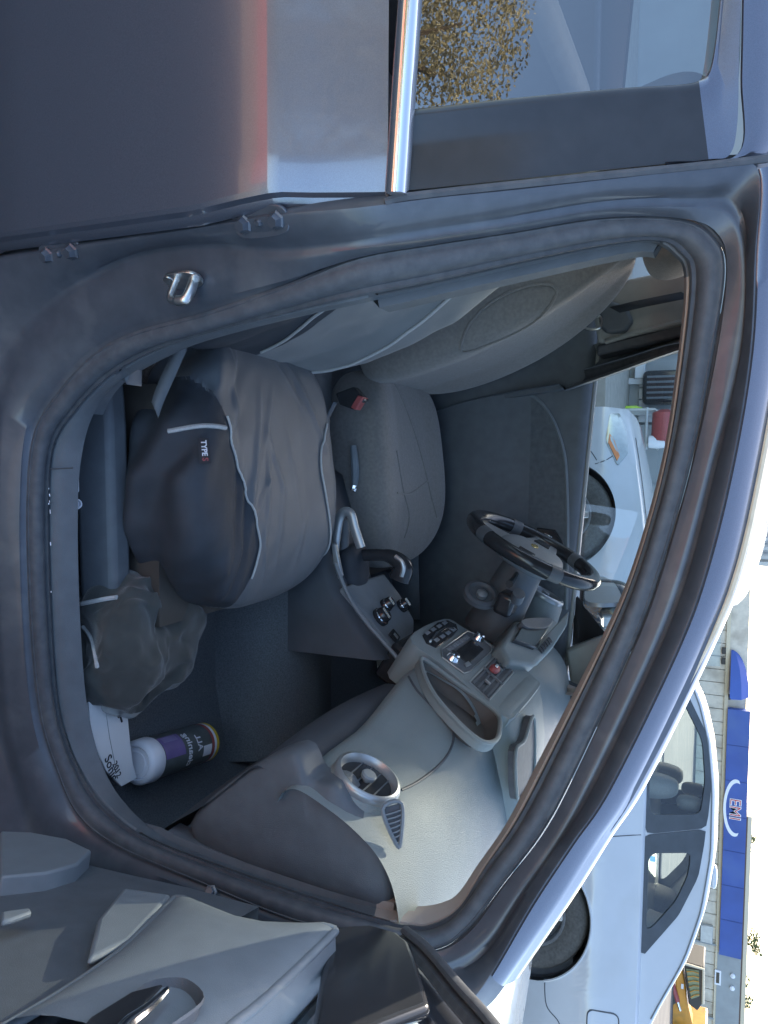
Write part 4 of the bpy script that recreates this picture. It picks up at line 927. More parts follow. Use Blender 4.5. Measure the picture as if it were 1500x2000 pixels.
# folded dark cover with pale piping lying ahead of the seat, and a clear bag on it
def crump(u, v_):
    q = Vector(v_); n1 = noise.noise_vector(q*9); n2 = noise.noise_vector(q*24+Vector((3, 1, 2)))
    q += n1*.036+n2*.014+noise.noise_vector(q*50)*.004
    q.z = max(q.z, -.06)
    return q
fc = pillow(40, (.26, .26, .17), 2.6, (.80, .305, FLZ+.066), crump)
fco = fc.build('folded_cover', mat('olive_black_cloth', (.040, .044, .042), .85, var=.2, scale=30, bump=.3, bscale=1500, sheen=.4), None, 80)
tag(fco, 'crumpled dark spare cloth cover with pale piping on the passenger floor', 'cloth cover')
ft = bvh(fc); fd = (.2, 1.0, -.95)
pipe([(0.7164, 0.1307, 0.37), (0.7158, 0.1599, 0.37), (0.7153, 0.1915, 0.37), (0.7163, 0.2217, 0.37)], ft, fd, fco, .0045)
pipe([(0.7618, 0.1446, 0.36), (0.7823, 0.1637, 0.36), (0.8067, 0.1732, 0.36), (0.8366, 0.1801, 0.36)], ft, fd, fco, .004)
def crump2(u, v_):
    q = Vector(v_); q += noise.noise_vector(q*14+Vector((9, 2, 5)))*.028+noise.noise_vector(q*40)*.006; q.z = max(q.z, -.035); return q
pb = pillow(30, (.12, .17, .09), 2.4, (.905, .295, FLZ+.042), crump2)
pbo = pb.build('plastic_bag', mat('cloudy_plastic_film', (.42, .44, .44), .25, var=.1, scale=20, coat=.5), None, 60)
tag(pbo, 'crumpled pale plastic bag beside the white booklet', 'plastic bag')
# litter in the seat-rail gap by the sill
for (ix, s) in ((0, 1),):
    q = Vector([(0.5419, 0.1559, 0.34)][0])
    o = MB().lathe([(.010, -.01), (.0095, .010), (.007, .012), (.0065, .004), (.001, .004)], q, (-.1, -.6, .8), 18).build('bottle_cap', M['whiteplast'], None)
    tag(o, 'small round white cap lying in the gap beside the passenger seat', 'cap')
q = [(0.4602, 0.157, 0.335), (0.4556, 0.1656, 0.335), (0.5196, 0.1664, 0.335), (0.5238, 0.1566, 0.335)]
o = MB().prism(q, (0, 0, .004)).build('paper_scrap', M['paper'], None, bevel=.001); tag(o, 'torn white paper scrap in the gap beside the passenger seat', 'paper scrap')

# ------------------------------------------------------------------ open passenger door
DO = Vector((1.07, 0, 0)); dS = Vector((-math.cos(R(78)), -math.sin(R(78)), 0)); dN = Vector((-math.sin(R(78)), math.cos(R(78)), 0)); dZ = Vector((0, 0, 1))
def D(s, z, o=0): return DO+dS*s+dN*o+dZ*z
# outer skin and shell
zr = lambda s: .958+.02*s
rows = [[D(s, z, -.10-.02*math.sin(math.pi*(z-.2)/.8)) for z in (.24, .4, .55, .7, .85, .955)] for s in (.0, .1, .4, .8, 1.05)]
door = MB().grid(rows).build('passenger_door', M['navy'], car, 60)
# lower inner panel (dark) with thickness
zl = [.26, .33, .45, .60, .70, .82]
rows = [[D(s, z, o0+.01*math.sin(s*9)*0) for z, o0 in zip(zl, (-.06, -.03, -.022, -.018, -.014, -.014))] for s in [-.0, .02, .1, .3, .6, 1.0]]
rows.insert(0, [D(-.0, z, -.10) for z in zl])
MB().grid(rows).build('lower_panel', M['plast_d'], door, 60)
# upper inner trim: pale armrest sweep, edge curve from the photographed door
top = [(0.0349, 0.9553), (0.1854, 0.9698), (0.2554, 0.9738), (0.3111, 0.9741), (0.3916, 0.9813)]
low = [(0.0732, 0.7302), (0.2009, 0.7751), (0.2792, 0.7921), (0.3548, 0.8023), (0.4265, 0.8068)]
top3 = cr([D(s, z) for s, z in top], 5); low3 = cr([D(s, z) for s, z in low], 5)
notch = cr([D(s, z) for s, z in [(0.0349, 0.9553), (0.0567, 0.9258), (0.0974, 0.8969), (0.1146, 0.8628), (0.1044, 0.8174), (0.0831, 0.7656), (0.0732, 0.7302)]], 4)
rows = []
prof_ = ((0, 0), (.05, .006), (.12, .011), (.25, .016), (.4, .019), (.55, .021), (.7, .021), (.82, .018), (.92, .012), (1.0, .002))
nt_ = len(top3)
for i in range(nt_):
    r_ = []
    for t, h in prof_:
        p = lerp(top3[i], low3[i], t)
        if i < 8:                                  # scalloped front edge
            e = notch[min(len(notch)-1, int(t*(len(notch)-1)))]
            p = lerp(e, p, i/8) if i else e
        r_.append(p+dN*h*min(1, .35+i/6))
    rows.append(r_)
tb_ = MB().grid(rows); tb_.tube([p-dN*.004 for p in rows[0]], .0065, 8); tb_.tube([r_[0]-dN*.004 for r_ in rows], .006, 8); tb_.tube([r_[-1]-dN*.004 for r_ in rows], .006, 8)
trim = tb_.build('door_trim', M['plast_m'], door, 75)
rows = [[r_[-1], r_[-1]-dN*.006-dZ*.010, r_[-1]-dN*.02-dZ*.03] for r_ in rows]
MB().grid(rows).build('trim_return', M['plast_d'], trim, 60)
rows = [[p, p-dN*.03+dZ*.004, p-dN*.055+dZ*.004, p-dN*.07-dZ*.004] for p in top3]
MB().grid(rows).build('belt_ledge', M['plast_m'], door, 60)
MB().tube([p-dN*.072+dZ*.006 for p in top3], .009, 8).build('window_lip', M['rubber'], door)
# pull-handle pocket and chrome lever
pk = [D(s, z, .020) for s, z in [(0.3134, 0.8992), (0.3023, 0.921), (0.3232, 0.9559), (0.3712, 0.9612), (0.4203, 0.956), (0.46, 0.937), (0.4288, 0.9131), (0.3776, 0.9019), (0.3361, 0.8911)]]
pk = cr(pk, 4, True)
pkc = sum(pk, Vector())/len(pk)
rows = [[p+dN*.004 for p in pk], [lerp(p, pkc, .03)+dN*.007 for p in pk], [lerp(p, pkc, .08)-dN*.004 for p in pk], [lerp(p, pkc, .14)-dN*.03 for p in pk]]
mb = MB().grid(rows, False, True); n0 = len(mb.v)-len(pk); mb.f.append(list(range(n0, n0+len(pk))))
hp = mb.build('handle_pocket', M['plast_d'], door, 60)
lv_ = [D(s, z, .034) for s, z in [(0.3425, 0.9249), (0.3571, 0.9292), (0.3834, 0.934), (0.4096, 0.936), (0.4285, 0.9418), (0.4405, 0.9503)]]
MB().tube(cr(lv_, 5), [.0016+.0030*min(1, i/14) for i in range(26)], 8, flat=1.5).build('door_lever', M['chrome'], door)
MB().prism([D(s, z, .027) for s, z in [(0.3321, 0.9124), (0.3624, 0.898), (0.4161, 0.8994), (0.4535, 0.9123), (0.4342, 0.9416), (0.3939, 0.9274)]], dN*.005).build('lever_back', M['plast_b'], door, bevel=.003)
# map pocket low on the door
mp_ = [(0.026, 0.3469), (-0.0003, 0.3854), (-0.0107, 0.4517), (0.0085, 0.5208), (0.0675, 0.5493), (0.1194, 0.5434), (0.1674, 0.5093)]
# lower trims of the door visible beyond the sill
fl = [D(s, z, -.008) for s, z in [(0.0948, 0.6587), (0.0761, 0.7265), (0.217, 0.7774), (0.2839, 0.7747), (0.1949, 0.7065)]]
MB().prism(fl, dN*.012).build('trim_facet', M['plast_m'], door, bevel=.008, seg=3)
fl = [D(s, z, -.04) for s, z in mp_]
MB().prism(fl, dN*.046).build('map_pocket', M['plast_m'], door, bevel=.004, seg=3)
fl = [D(s, z, .004) for s, z in [(0.2613, 0.6171), (0.2338, 0.6331), (0.2407, 0.6448), (0.2698, 0.6435), (0.2813, 0.6401)]]
MB().prism(fl, dN*.008).build('pocket_edge', M['plast_m'], door, bevel=.003)
# sail panel, window frame and glass of the open door
sa = [(-0.0299, 0.9155), (-0.0737, 0.9581), (-0.0717, 1.0019), (-0.0511, 1.0289), (0.0033, 1.0603), (0.0977, 1.1112), (0.2571, 1.0392)]
MB().prism([D(s, z, -.045) for s, z in sa], dN*.018).build('sail_panel', M['plast_b'], door, bevel=.008, seg=3)
frm = [D(s, z, -.05) for s, z in [(-0.0987, 0.9879), (-0.0586, 1.0358), (0.0192, 1.1041), (0.0762, 1.1569), (0.1456, 1.2129)]]
for off_, r_, m_, nm in ((0, .010, 'rubber', 'frame_seal'), (-.028, .012, 'navy', 'window_frame'), (-.055, .009, 'navy', 'window_frame'), (.016, .006, 'rubber', 'frame_seal')):
    MB().tube([p+dN*off_+dZ*(.012+off_*.2) for p in cr(frm, 5)], r_, 8, flat=1.3).build(nm, M[m_], door)
gq = [D(s, z, -.06) for s, z in ((.12, .96), (1.0, .985), (.95, 1.38), (.52, 1.38))]
MB().add(gq, [[0, 1, 2, 3]]).build('door_window', M['glass'], door, 0)
# ------------------------------------------------------------------ ground
g = MB().add([(-600, -600, 0), (600, -600, 0), (600, 900, 0), (-600, 900, 0)], [[0, 1, 2, 3]]).build('ground', M['asphalt'], None, 0); structure(g)
dv = MB().add([(-30, -9, .004), (30, -9, .004), (30, -2.6, .004), (-30, -2.6, .004)], [[0, 1, 2, 3]]).build('added_dirt_strip', M['dirt'], None, 0); structure(dv)  # unseen dirt strip, added to give the rear door a sandy reflection
sw = MB().prism([(-14, 8.3, 0), (2.4, 8.3, 0), (2.4, 10.6, 0), (-14, 10.6, 0)], (0, 0, .12)).build('pavement', M['concrete'], None, 0, bevel=.01); structure(sw)

# ------------------------------------------------------------------ near workshop with corrugated upper wall (shades both cars)
ws = thing('workshop', 'tall corrugated metal workshop with white door frames behind the parked cars', 'building', (-5, 10.6, 0))
MB().prism([(-14, 10.62, 0), (1.80, 10.62, 0), (1.80, 10.62, 6.2), (-14, 10.62, 6.2)], (0, 6, 0)).build('wall', M['wall_grey'], ws, 0)
mb = MB()
for k in range(9): pass
xs_ = [-13.9+.1225*i for i in range(128)]
for x in xs_: mb.add([(x, 10.615, 1.72), (x+.035, 10.585, 1.72), (x+.075, 10.585, 1.72), (x+.11, 10.615, 1.72), (x, 10.615, 5.7), (x+.035, 10.585, 5.7), (x+.075, 10.585, 5.7), (x+.11, 10.615, 5.7)], [[0, 1, 5, 4], [1, 2, 6, 5], [2, 3, 7, 6]])
stuff(mb.build('corrugated_sheet', M['galv'], ws, 0))
MB().box((1.79, 10.56, 2.85), (.06, .08, 5.7)).build('corner_trim', M['galv'], ws)
MB().box((.82, 10.57, 3.0), (.10, .07, 5.2)).build('downpipe', M['wall_grey'], ws)
# white door posts, sill, sectional door
for ix in (703, 746, 806):
    p = Vector([(-0.6463, 10.55, 0.0241)][0]) if ix == 746 else (Vector([(-0.2215, 10.55, 0.0349)][0]) if ix == 806 else Vector([(-1.0444, 10.55, -0.0546)][0]))
    MB().box((p.x, 10.53, 1.35), (.085, .10, 2.5)).build('door_post', M['white'], ws, bevel=.01)
a = Vector([(-1.047, 10.55, -0.1099)][0]); b = Vector([(-0.4416, 10.55, 0.0156)][0])
MB().box((-1.15, 10.50, .27), (.95, .16, .14)).build('door_sill', M['white'], ws, bevel=.015)
for k in range(4):
    MB().box((-.64+.16*k, 10.58, 1.0), (.15, .04, 1.5)).build('door_panel', M['white'], ws, bevel=.008)
MB().box((.45, 10.585, 1.0), (1.0, .03, 1.6)).build('dark_doorway', M['wall_grey'], ws)
bx = Vector([(-0.5355, 10.35, 0.5473)][0])
bxo = MB().box((bx.x, 10.40, bx.z+.03), (.46, .24, .52)).build('wall_box', M['plast_b'], None, bevel=.07, seg=4)
for k in range(5): MB().box((bx.x-.14+.07*k, 10.275, bx.z+.03), (.03, .02, .40)).build('rib', M['plast_d'], bxo, bevel=.004)
tag(bxo, 'black ribbed plastic box fixed to the white workshop door', 'wall box')
rc = Vector([(-0.1013, 10.0, 0.5344)][0])
cm = thing('compressor', 'red compressor on pale pipe stand in front of workshop', 'compressor', (rc.x, 10.0, .12))
MB().lathe([(.05, -.22), (.15, -.18), (.16, .18), (.05, .22)], (rc.x+.1, 10.0, rc.z+.10), (1, 0, .0), 20).build('tank', M['red'], cm, 50)
MB().box((rc.x+.12, 10.0, rc.z+.30), (.22, .2, .2)).build('motor', M['darkm'], cm, bevel=.03)
MB().lathe([(.08, -.1), (.09, 0), (.08, .1)], (rc.x+.30, 9.95, rc.z+.02), (0, 0, 1), 16).build('filter', M['whiteplast'], cm)
for dx in (-.12, .34):
    MB().tube([(rc.x+dx, 10.0, .12), (rc.x+dx, 10.0, rc.z-.02), (rc.x+dx+.06, 10.0, rc.z+.04)], .022, 8).build('leg', M['galv'], cm)
MB().tube([(rc.x-.15, 10.0, rc.z-.12), (rc.x+.40, 10.0, rc.z-.12)], .022, 8).build('cross_pipe', M['galv'], cm)
lt = Vector([(-0.257, 8.5574, 0.2)][0])
o = MB().lathe([(.035, 0), (.035, .14), (.015, .18), (.015, .21), (.001, .21)], (lt.x, 10.2, .12), (0, 0, 1), 14).build('drink_bottle', mat('lime_plastic', (.4, .62, .06), .3), None, 40)
tag(o, 'small lime green bottle standing at the foot of the workshop door', 'bottle')

# ------------------------------------------------------------------ far shop building with a blue band
FY = 60.0
fbld = thing('shop_building', 'long beige metal shop building with a blue signboard far behind the cars', 'building', (22, FY, 0))
P = lambda L: [Vector(p) for p in L]
tl, tr_, br_, bl_ = P([(18.0014, 60.0, 3.4597), (36.109, 60.0, 3.4923), (36.204, 60.0, 1.9539), (18.0393, 60.0, 2.0585)])
ztop, zbot = (tl.z+tr_.z)/2, (bl_.z+br_.z)/2
x_l = P([(7.6435, 60.0, 1.2883)])[0].x; x_sl = tl.x; x_sr = br_.x
xr = 62
for k in range(1, 7):
    MB().box((lerp(tl, tr_, k/7).x, FY-.505, (ztop+zbot)/2), (.05, .02, ztop-zbot-.02)).build('sign_joint', mat('blue_joint', (.02, .05, .2), .6) if k == 1 else bpy.data.materials['blue_joint'], fbld, 0)
# beige siding, panel by panel
x = x_l; k = 0
while x < 48:
    wd = .96
    MB().box((x+wd/2, FY+.05-(.012 if k % 2 else 0), (zbot-.25)/2), (wd-.05, .10, zbot-.25)).build('siding_panel', M['wall_beige'], fbld, 0, bevel=.0)
    x += wd; k += 1
MB().box(((x_l+xr)/2, FY+2.2, 1.6), (xr-x_l, 4.0, 3.2)).build('wall', M['wall_beige'], fbld, 0)
MB().box(((x_l+xr)/2, FY-.08, zbot-.12), (xr-x_l, .2, .26)).build('band_trim', M['cream'], fbld, 0)
MB().box(((x_sl+x_sr)/2, FY-.25, (ztop+zbot)/2), (x_sr-x_sl, .5, ztop-zbot)).build('sign_band', M['bluesign'], fbld, 0)
MB().box(((x_sr+xr)/2+.02, FY+.0, (ztop+zbot)/2-.05), (xr-x_sr, .4, ztop-zbot+.1)).build('grey_band', M['wall_grey'], fbld, 0)
rx0 = P([(25.8043, 60.0, 3.7876)])[0].x
MB().box(((rx0+xr)/2, FY+1.2, ztop+.22), (xr-rx0, 2.4, .34)).build('parapet', M['cream'], fbld, 0)
MB().box(((rx0+xr)/2, FY-.02, ztop+.06), (xr-rx0, .12, .10)).build('gutter', mat('brown_gutter', (.10, .06, .045), .6), fbld, 0)
lc = P([(25.1209, 60.0, 2.5913)])[0]
text('sign_letters', 'EMI', 1.05, M['whiteplast'], (lc.x+.1, FY-.52, lc.z+.10), (1, 0, 0), (0, 0, 1), fbld, .01, bold=.03)
text('sign_letters', 'EMI', 1.05, mat('red_letters', (.55, .05, .05), .5), (lc.x+.1, FY-.545, lc.z+.10), (1, 0, 0), (0, 0, 1), fbld, .01, bold=-.02)
ar = [(lc.x+2.1*math.cos(R(a)), lc.z+.12+.78*math.sin(R(a))) for a in range(165, 376, 10)]; ar2 = [(lc.x+1.85*math.cos(R(a)), lc.z+.22+.70*math.sin(R(a))) for a in range(165, 376, 10)]
MB().prism([(x, FY-.53, z) for x, z in ar]+[(x, FY-.53, z) for x, z in ar2[::-1]], (0, .02, 0)).build('sign_swoosh', M['whiteplast'], fbld, 0)
for q in P([(37.7269, 60.0, 2.9664), (38.6643, 60.0, 2.9625)]):
    MB().lathe([(.16, 0), (.17, .12), (.02, .2)], (q.x, FY-.2, q.z), (0, -1, 0), 14).build('wall_lamp', M['whiteplast'], fbld)
q = P([(38.1169, 60.0, 1.9796)])[0]
wf = MB().box((q.x, FY-.24, q.z), (1.1, .1, .42)).build('window', M['whiteplast'], fbld, 0)
MB().box((q.x, FY-.30, q.z), (.8, .04, .22)).build('pane', M['plast_b'], wf, 0)
q = P([(35.0106, 60.0, 1.1165)])[0]
MB().box((q.x, FY-.2, q.z), (1.3, .3, .85)).build('electric_box', M['galv'], fbld, bevel=.04)
for ix in (0, 1, 2):
    q = P([(35.7712, 60.0, 1.2099), (30.5949, 60.0, 1.6735), (41.4156, 60.0, 1.4895)])[ix]
    MB().tube([(q.x, FY-.12, .2), (q.x, FY-.12, zbot-.2)], .09, 8).build('downpipe', M['wall_grey'], fbld)
for q in P([(13.9072, 60.0, 1.6225), (14.6535, 60.0, 1.6125)]):
    MB().box((q.x, FY-.15, q.z), (.45, .25, .28)).build('wall_fitting', M['darkm'], fbld, bevel=.03)
# domed blue awning left of the signboard
aw0, aw1 = P([(13.7883, 60.0, 2.0559), (17.136, 60.0, 2.0967)])
at_ = P([(16.9024, 60.0, 3.3568)])[0]
ha = at_.z-aw1.z; rows = []
for k in range(11):
    a = R(90*k/10)
    x = aw1.x-(aw1.x-aw0.x)*math.cos(a)*1.0 if False else lerp(aw0.x, aw1.x, 1-math.cos(a))
    hh = ha*math.sin(a)
    rows.append([(x, FY-.1, aw1.z), (x, FY-1.0*math.sin(a)-.1, aw1.z), (x, FY-.8*math.sin(a)-.1, aw1.z+hh*.6), (x, FY-.1, aw1.z+hh)])
mb = MB().grid(rows); n0 = len(mb.v)-4; mb.f.append([n0, n0+1, n0+2, n0+3])
aw = mb.build('awning', M['bluesign'], None, 30); tag(aw, 'small domed blue awning left of the long blue signboard', 'awning')
MB().box((aw1.x-.05, FY-.6, aw1.z-.02), (.12, 1.1, .14)).build('awning_edge', M['darkm'], aw)
# aerial on the roof
q = P([(28.6947, 60.0, 3.7176), (28.4713, 60.0, 4.7721)])
aer = MB().tube([(q[0].x, FY+.8, q[0].z-.2), (q[0].x, FY+.8, q[1].z)], .035, 6)
for k, (dx, tz) in enumerate(((-.5, .35), (.45, .45), (-.35, .7), (.4, .8))): aer.tube([(q[0].x, FY+.8, lerp(q[0].z, q[1].z, tz)), (q[0].x+dx, FY+.8, lerp(q[0].z, q[1].z, tz)-.3)], .02, 5)
ao = aer.build('roof_aerial', M['galv'], None); tag(ao, 'thin branched metal aerial standing on the shop roof', 'aerial')

# ------------------------------------------------------------------ excavator
EY = 34.0
ex = thing('excavator', 'yellow excavator with guarded cab parked in front of the beige shop', 'excavator', tuple(Vector((P([(23.5262, 34.0, 0.1118)])[0].x, EY, 0))))
def E(L): return P(L)
cabq = E([(21.8021, 34.0, 0.3711), (21.8488, 34.0, 1.2059), (23.3895, 34.0, 1.2129), (23.8446, 34.0, 0.9835), (23.651, 34.0, 0.6308)])
cab = MB().prism([p for p in cabq], (0, 1.6, 0)).build('cab', M['darkm'], ex, bevel=.05)
gw = E([(22.0669, 33.96, 0.4832), (22.019, 33.96, 0.9903), (23.1392, 33.96, 1.0446), (23.3681, 33.96, 0.7262)])
gwo = MB().prism(gw, (0, .03, 0)).build('cab_window', M['guard'], cab, bevel=.01)
for k in range(6):
    a_ = lerp(gw[0], gw[3], (k+.5)/6); b_ = lerp(gw[1], gw[2], (k+.5)/6)
    MB().tube([a_-Vector((0, .04, 0)), lerp(a_, b_, .5)-Vector((.05, .04, 0)), b_-Vector((0, .04, 0))], .02, 5).build('guard_bar', M['cat'], gwo)
rp_ = E([(21.8136, 33.9, 0.2737), (21.8655, 33.9, 1.1687), (23.3747, 33.9, 1.1948)])
MB().tube(rp_, .06, 8).build('cab_rail', M['cream'], cab)
arm = E([(22.4703, 34.3, 0.0228), (22.1047, 34.3, 0.2621), (23.9251, 34.3, 0.6057), (24.6791, 34.3, 0.7934), (25.8416, 34.3, 0.7868), (26.1711, 34.3, -0.2506), (24.7419, 34.3, -0.1852), (23.4939, 34.3, 0.0941)])
boom = MB().prism(arm, (0, .7, 0)).build('boom', M['cat'], ex, bevel=.05)
ram = E([(22.97, 34.2, -0.0824), (23.7553, 34.2, 0.1698)])
MB().tube(ram, .11, 12).build('hydraulic_ram', M['red'], boom)
MB().tube([ram[1], ram[1]+(ram[1]-ram[0])*.5], .06, 10).build('ram_rod', M['chrome'], boom)
mast = E([(21.815, 35.5, 0.5136), (22.5679, 35.5, 0.536)])
MB().prism([Vector((mast[0].x, 35.5, 0)), Vector((mast[1].x, 35.5, 0)), Vector((mast[1].x, 35.5, mast[1].z-.2)), Vector((mast[0].x+.3, 35.5, mast[0].z))], (0, .5, 0)).build('stick', M['cat'], ex, bevel=.04)
hy = E([(23.2517, 34.1, -0.3194), (23.0663, 34.1, -0.0736), (23.8216, 34.1, 0.1147), (24.0783, 34.1, -0.1283)])
MB().prism(hy, (0, .5, 0)).build('linkage', M['darkm'], boom, bevel=.03)
bod = E([(23.9622, 34.0, 0.0413), (26.9395, 34.0, 0.3145)])
MB().box((bod[1].x, EY+1.2, .95), (3.6, 2.4, .9)).build('body', M['cat'], ex, bevel=.1, seg=3)
for y in (EY-.1, EY+2.0):
    cx = bod[1].x
    MB().prism(cr([(cx-1.9, y, .1), (cx-1.7, y, 0), (cx+1.7, y, 0), (cx+1.95, y, .35), (cx+1.7, y, .7), (cx-1.7, y, .7), (cx-1.95, y, .35)], 4, True), (0, .5, 0)).build('track', M['tyre'], ex)
ct = E([(24.4679, 34.0, -0.2574)])[0]; 
text('machine_lettering', 'CAT', .36, M['whiteplast'], (ct.x, EY+.27, ct.z), (1, 0, .12), (0, 0, 1), boom, .01, bold=.02)
ct = E([(23.0906, 34.0, 0.3472)])[0]
MB().box((ct.x, EY+.27, ct.z), (.22, .02, .1)).build('data_plate', M['whiteplast'], boom)

# ------------------------------------------------------------------ trees
def tree(name, label, x, y, h, cr_, m_, n, seed, leaf=.12, trunk=None, base=.35, z0=0):
    rnd = random.Random(seed); t = thing(name, label, 'tree', (x, y, z0))
    mb = MB(); top = Vector((x, y, z0+h*.8))
    tr0 = trunk or h*.022
    pth_ = [Vector((x, y, z0)), Vector((x+.05*cr_, y, z0+h*.3)), Vector((x-.08*cr_, y, z0+h*.55)), top]
    mb.tube(cr(pth_, 4), [tr0*(1-.75*i/12) for i in range(13)], 7)
    cl = []
    for k in range(16):
        a = rnd.uniform(0, 6.28); zz = rnd.uniform(base, .92); rr = cr_*math.sin(math.pi*min(1, max(.12, (zz-base)/(1-base)*.85+.12)))*rnd.uniform(.45, 1)
        e = Vector((x+rr*math.cos(a), y+rr*math.sin(a), z0+h*zz)); s0 = Vector((x, y, z0+h*max(.22, zz-.22)))
        mb.tube(cr([s0, lerp(s0, e, .5)+Vector((0, 0, h*.02)), e], 3), [tr0*.4*(1-.13*i) for i in range(7)], 5); cl.append((e, cr_*rnd.uniform(.25, .48)))
    mb.build('trunk', M['bark'], t)
    lb = MB()
    for k in range(n):
        c_, r_ = cl[k % len(cl)]
        d = Vector((rnd.gauss(0, 1), rnd.gauss(0, 1), rnd.gauss(0, .8))); d = d.normalized()*r_*rnd.uniform(.3, 1)**.6
        p = c_+d; u = Vector((rnd.gauss(0, 1), rnd.gauss(0, 1), rnd.gauss(0, 1))).normalized(); v_ = u.orthogonal().normalized(); s = leaf*rnd.uniform(.6, 1.4)
        lb.add([p-u*s, p+v_*s*.45, p+u*s, p-v_*s*.45], [[0, 1, 2, 3]])
    o = lb.build('crown', m_, t, 0); stuff(o)
    return t
q = P([(24.9659, 75.0, 3.0172), (44.3068, 75.0, 3.6501), (48.8682, 75.0, 3.7993), (11.6594, 75.0, 1.9593), (43.9882, 75.0, 5.2354)])
tree('tree', 'tallest small tree showing above the shop roof, right of the signboard', P([(43.5586, 75.0, 4.6783)])[0].x, 75, P([(43.2708, 75.0, 5.7915)])[0].z, 1.4, M['leaf_g'], 500, 3, .2)
tree('tree', 'dark green tree top above the grey band at the roof end', P([(48.1476, 75.0, 4.6217)])[0].x, 75, P([(47.8639, 75.0, 5.6168)])[0].z, 1.7, M['leaf_g'], 600, 4, .2)
tree('tree', 'thin leaning tree top above the right half of the signboard', P([(34.1721, 75.0, 4.5715)])[0].x, 75, P([(34.0884, 75.0, 4.9824)])[0].z, .9, M['leaf_g'], 250, 5, .2)
tree('tree', 'tree behind the beige wall beyond the corrugated workshop', P([(13.8193, 90.0, 2.8137)])[0].x, 90, P([(12.9612, 90.0, 3.378)])[0].z, 3.2, M['leaf_g'], 1200, 6, .25)
# tree behind the photographer, seen only reflected; brick wall added for a red reflection
tree('autumn_tree', 'tall autumn tree reflected in the rear door window', -6.2, -11.5, 9.5, 3.2, M['leaf_y'], 90000, 9, .045, base=.2)
bw = thing('added_brick_wall', 'added low red brick wall reflected as a red strip below the rear door crease', 'wall', (-2.6, -4.6, 0))
stuff(MB().box((-2.6, -4.6, .42), (5.6, .12, .84)).build('added_brickwork', mat('added_red_brick', (.36, .09, .07), .8, var=.2, scale=12, bump=.5), bw, 0))

# ------------------------------------------------------------------ white coupe
cp = thing('coupe', 'white two-door coupe parked at an angle beyond the blue hatchback', 'car', (3.573, 4.787, 0)); cp.rotation_euler = (0, 0, R(165.44)); bpy.context.view_layer.update()
CM = cp.matrix_world.copy()
def cbuild(mb, name, m_, parent=None, **k):
    mb.v = [CM @ Vector(p) for p in mb.v]; return mb.build(name, m_, parent or cp, **k)
def hw(f):
    if f > 2.5: return .86-.36*max(0, (f-2.5)/1.05)**2.4
    if f < -.2: return .86-.16*((-.2-f)/.85)**2
    return .86
def belt(f):
    if f > 2.0: return .93-.24*max(0, (f-2.0)/1.55)**1.7
    return .965+.012*(2.0-f)-(.0 if f > -.3 else .05*((-.3-f)/.75)**2)
def zb(f):
    z = .22
    for wc in (0, 2.62):
        d = abs(f-wc)
        if d < .40: z = max(z, .315+math.sqrt(.40**2-d*d))
    return z
def side(f, z):
    """half width of the lower body at height z"""
    t = (z-.2)/(belt(f)-.2); t = max(0, min(1, t))
    return hw(f)*(.95+.055*math.sin(math.pi*min(1, t*1.05))**.8-.075*max(0, t-.72)/.28)+ (.006 if .62 < t < .68 else 0)
fs = sorted(set([round(-1.02+.035*i, 4) for i in range(130)] + [round(w_+d, 4) for w_ in (0, 2.62) for d in (-.399, -.39, -.37, .37, .39, .399)]))
fs = [f for f in fs if f <= 3.52]
rows = []
for f in fs:
    z0, z1 = zb(f), belt(f); h = []
    for k in range(15):
        z = z0+(z1-z0)*k/14; h.append((f, side(f, z), z))
    wz = h[-1][1]; dk = .05 if f > 2.0 or f < -.5 else .02
    h += [(f, wz-.02, z1+.012), (f, wz-.08, z1+.022), (f, wz*.5, z1+dk), (f, 0, z1+dk+.008)]
    rows.append(h+[(a, -b, c) for a, b, c in h[-2::-1]])
mb = MB().grid(rows); mb.f.append(list(range(len(rows[0])))); n0 = len(mb.v)-len(rows[0]); mb.f.append([n0+i for i in range(len(rows[0]))])
cbuild(mb, 'body', M['white'], smooth=35)
# greenhouse with real window openings
def roofz(f):
    P_ = [(2.12, .95), (1.75, 1.16), (1.45, 1.31), (1.2, 1.375), (.9, 1.41), (.5, 1.415), (.15, 1.37), (-.15, 1.28), (-.45, 1.13), (-.75, 1.005), (-.95, .97)]
    for (a, za), (b, zb_) in zip(P_, P_[1:]):
        if b <= f <= a: 
            t = (f-b)/(a-b); return zb_+(za-zb_)*t
    return .98
rz = {}
ff = [2.12-.03*i for i in range(103)]
sm_ = [roofz(f) for f in ff]
for it in range(4): sm_ = [sm_[0]]+[(sm_[i-1]+2*sm_[i]+sm_[i+1])/4 for i in range(1, len(sm_)-1)]+[sm_[-1]]
def rzs(f):
    i = max(0, min(len(ff)-2, int((2.12-f)/.03))); t = (2.12-f)/.03-i; return sm_[i]+(sm_[i+1]-sm_[i])*t
def gh(f, t):
    """greenhouse side: t=0 at the belt, 1 at the roof edge"""
    z0 = belt(f)+.01; zr_ = max(z0+.004, rzs(f)-.035)
    y0 = side(f, belt(f))-.03; y1 = .545-.02*abs(f-.6)
    z = z0+(zr_-z0)*t; a = (z-.96)/.42
    return Vector((f, y0+(y1-y0)*min(1.05, max(0, a))**1.15, z))
def inside(poly, f, z):
    c_ = False; n = len(poly)
    for i in range(n):
        (x1, y1), (x2, y2) = poly[i], poly[i-1]
        if (y1 > z) != (y2 > z) and f < (x2-x1)*(z-y1)/(y2-y1)+x1: c_ = not c_
    return c_
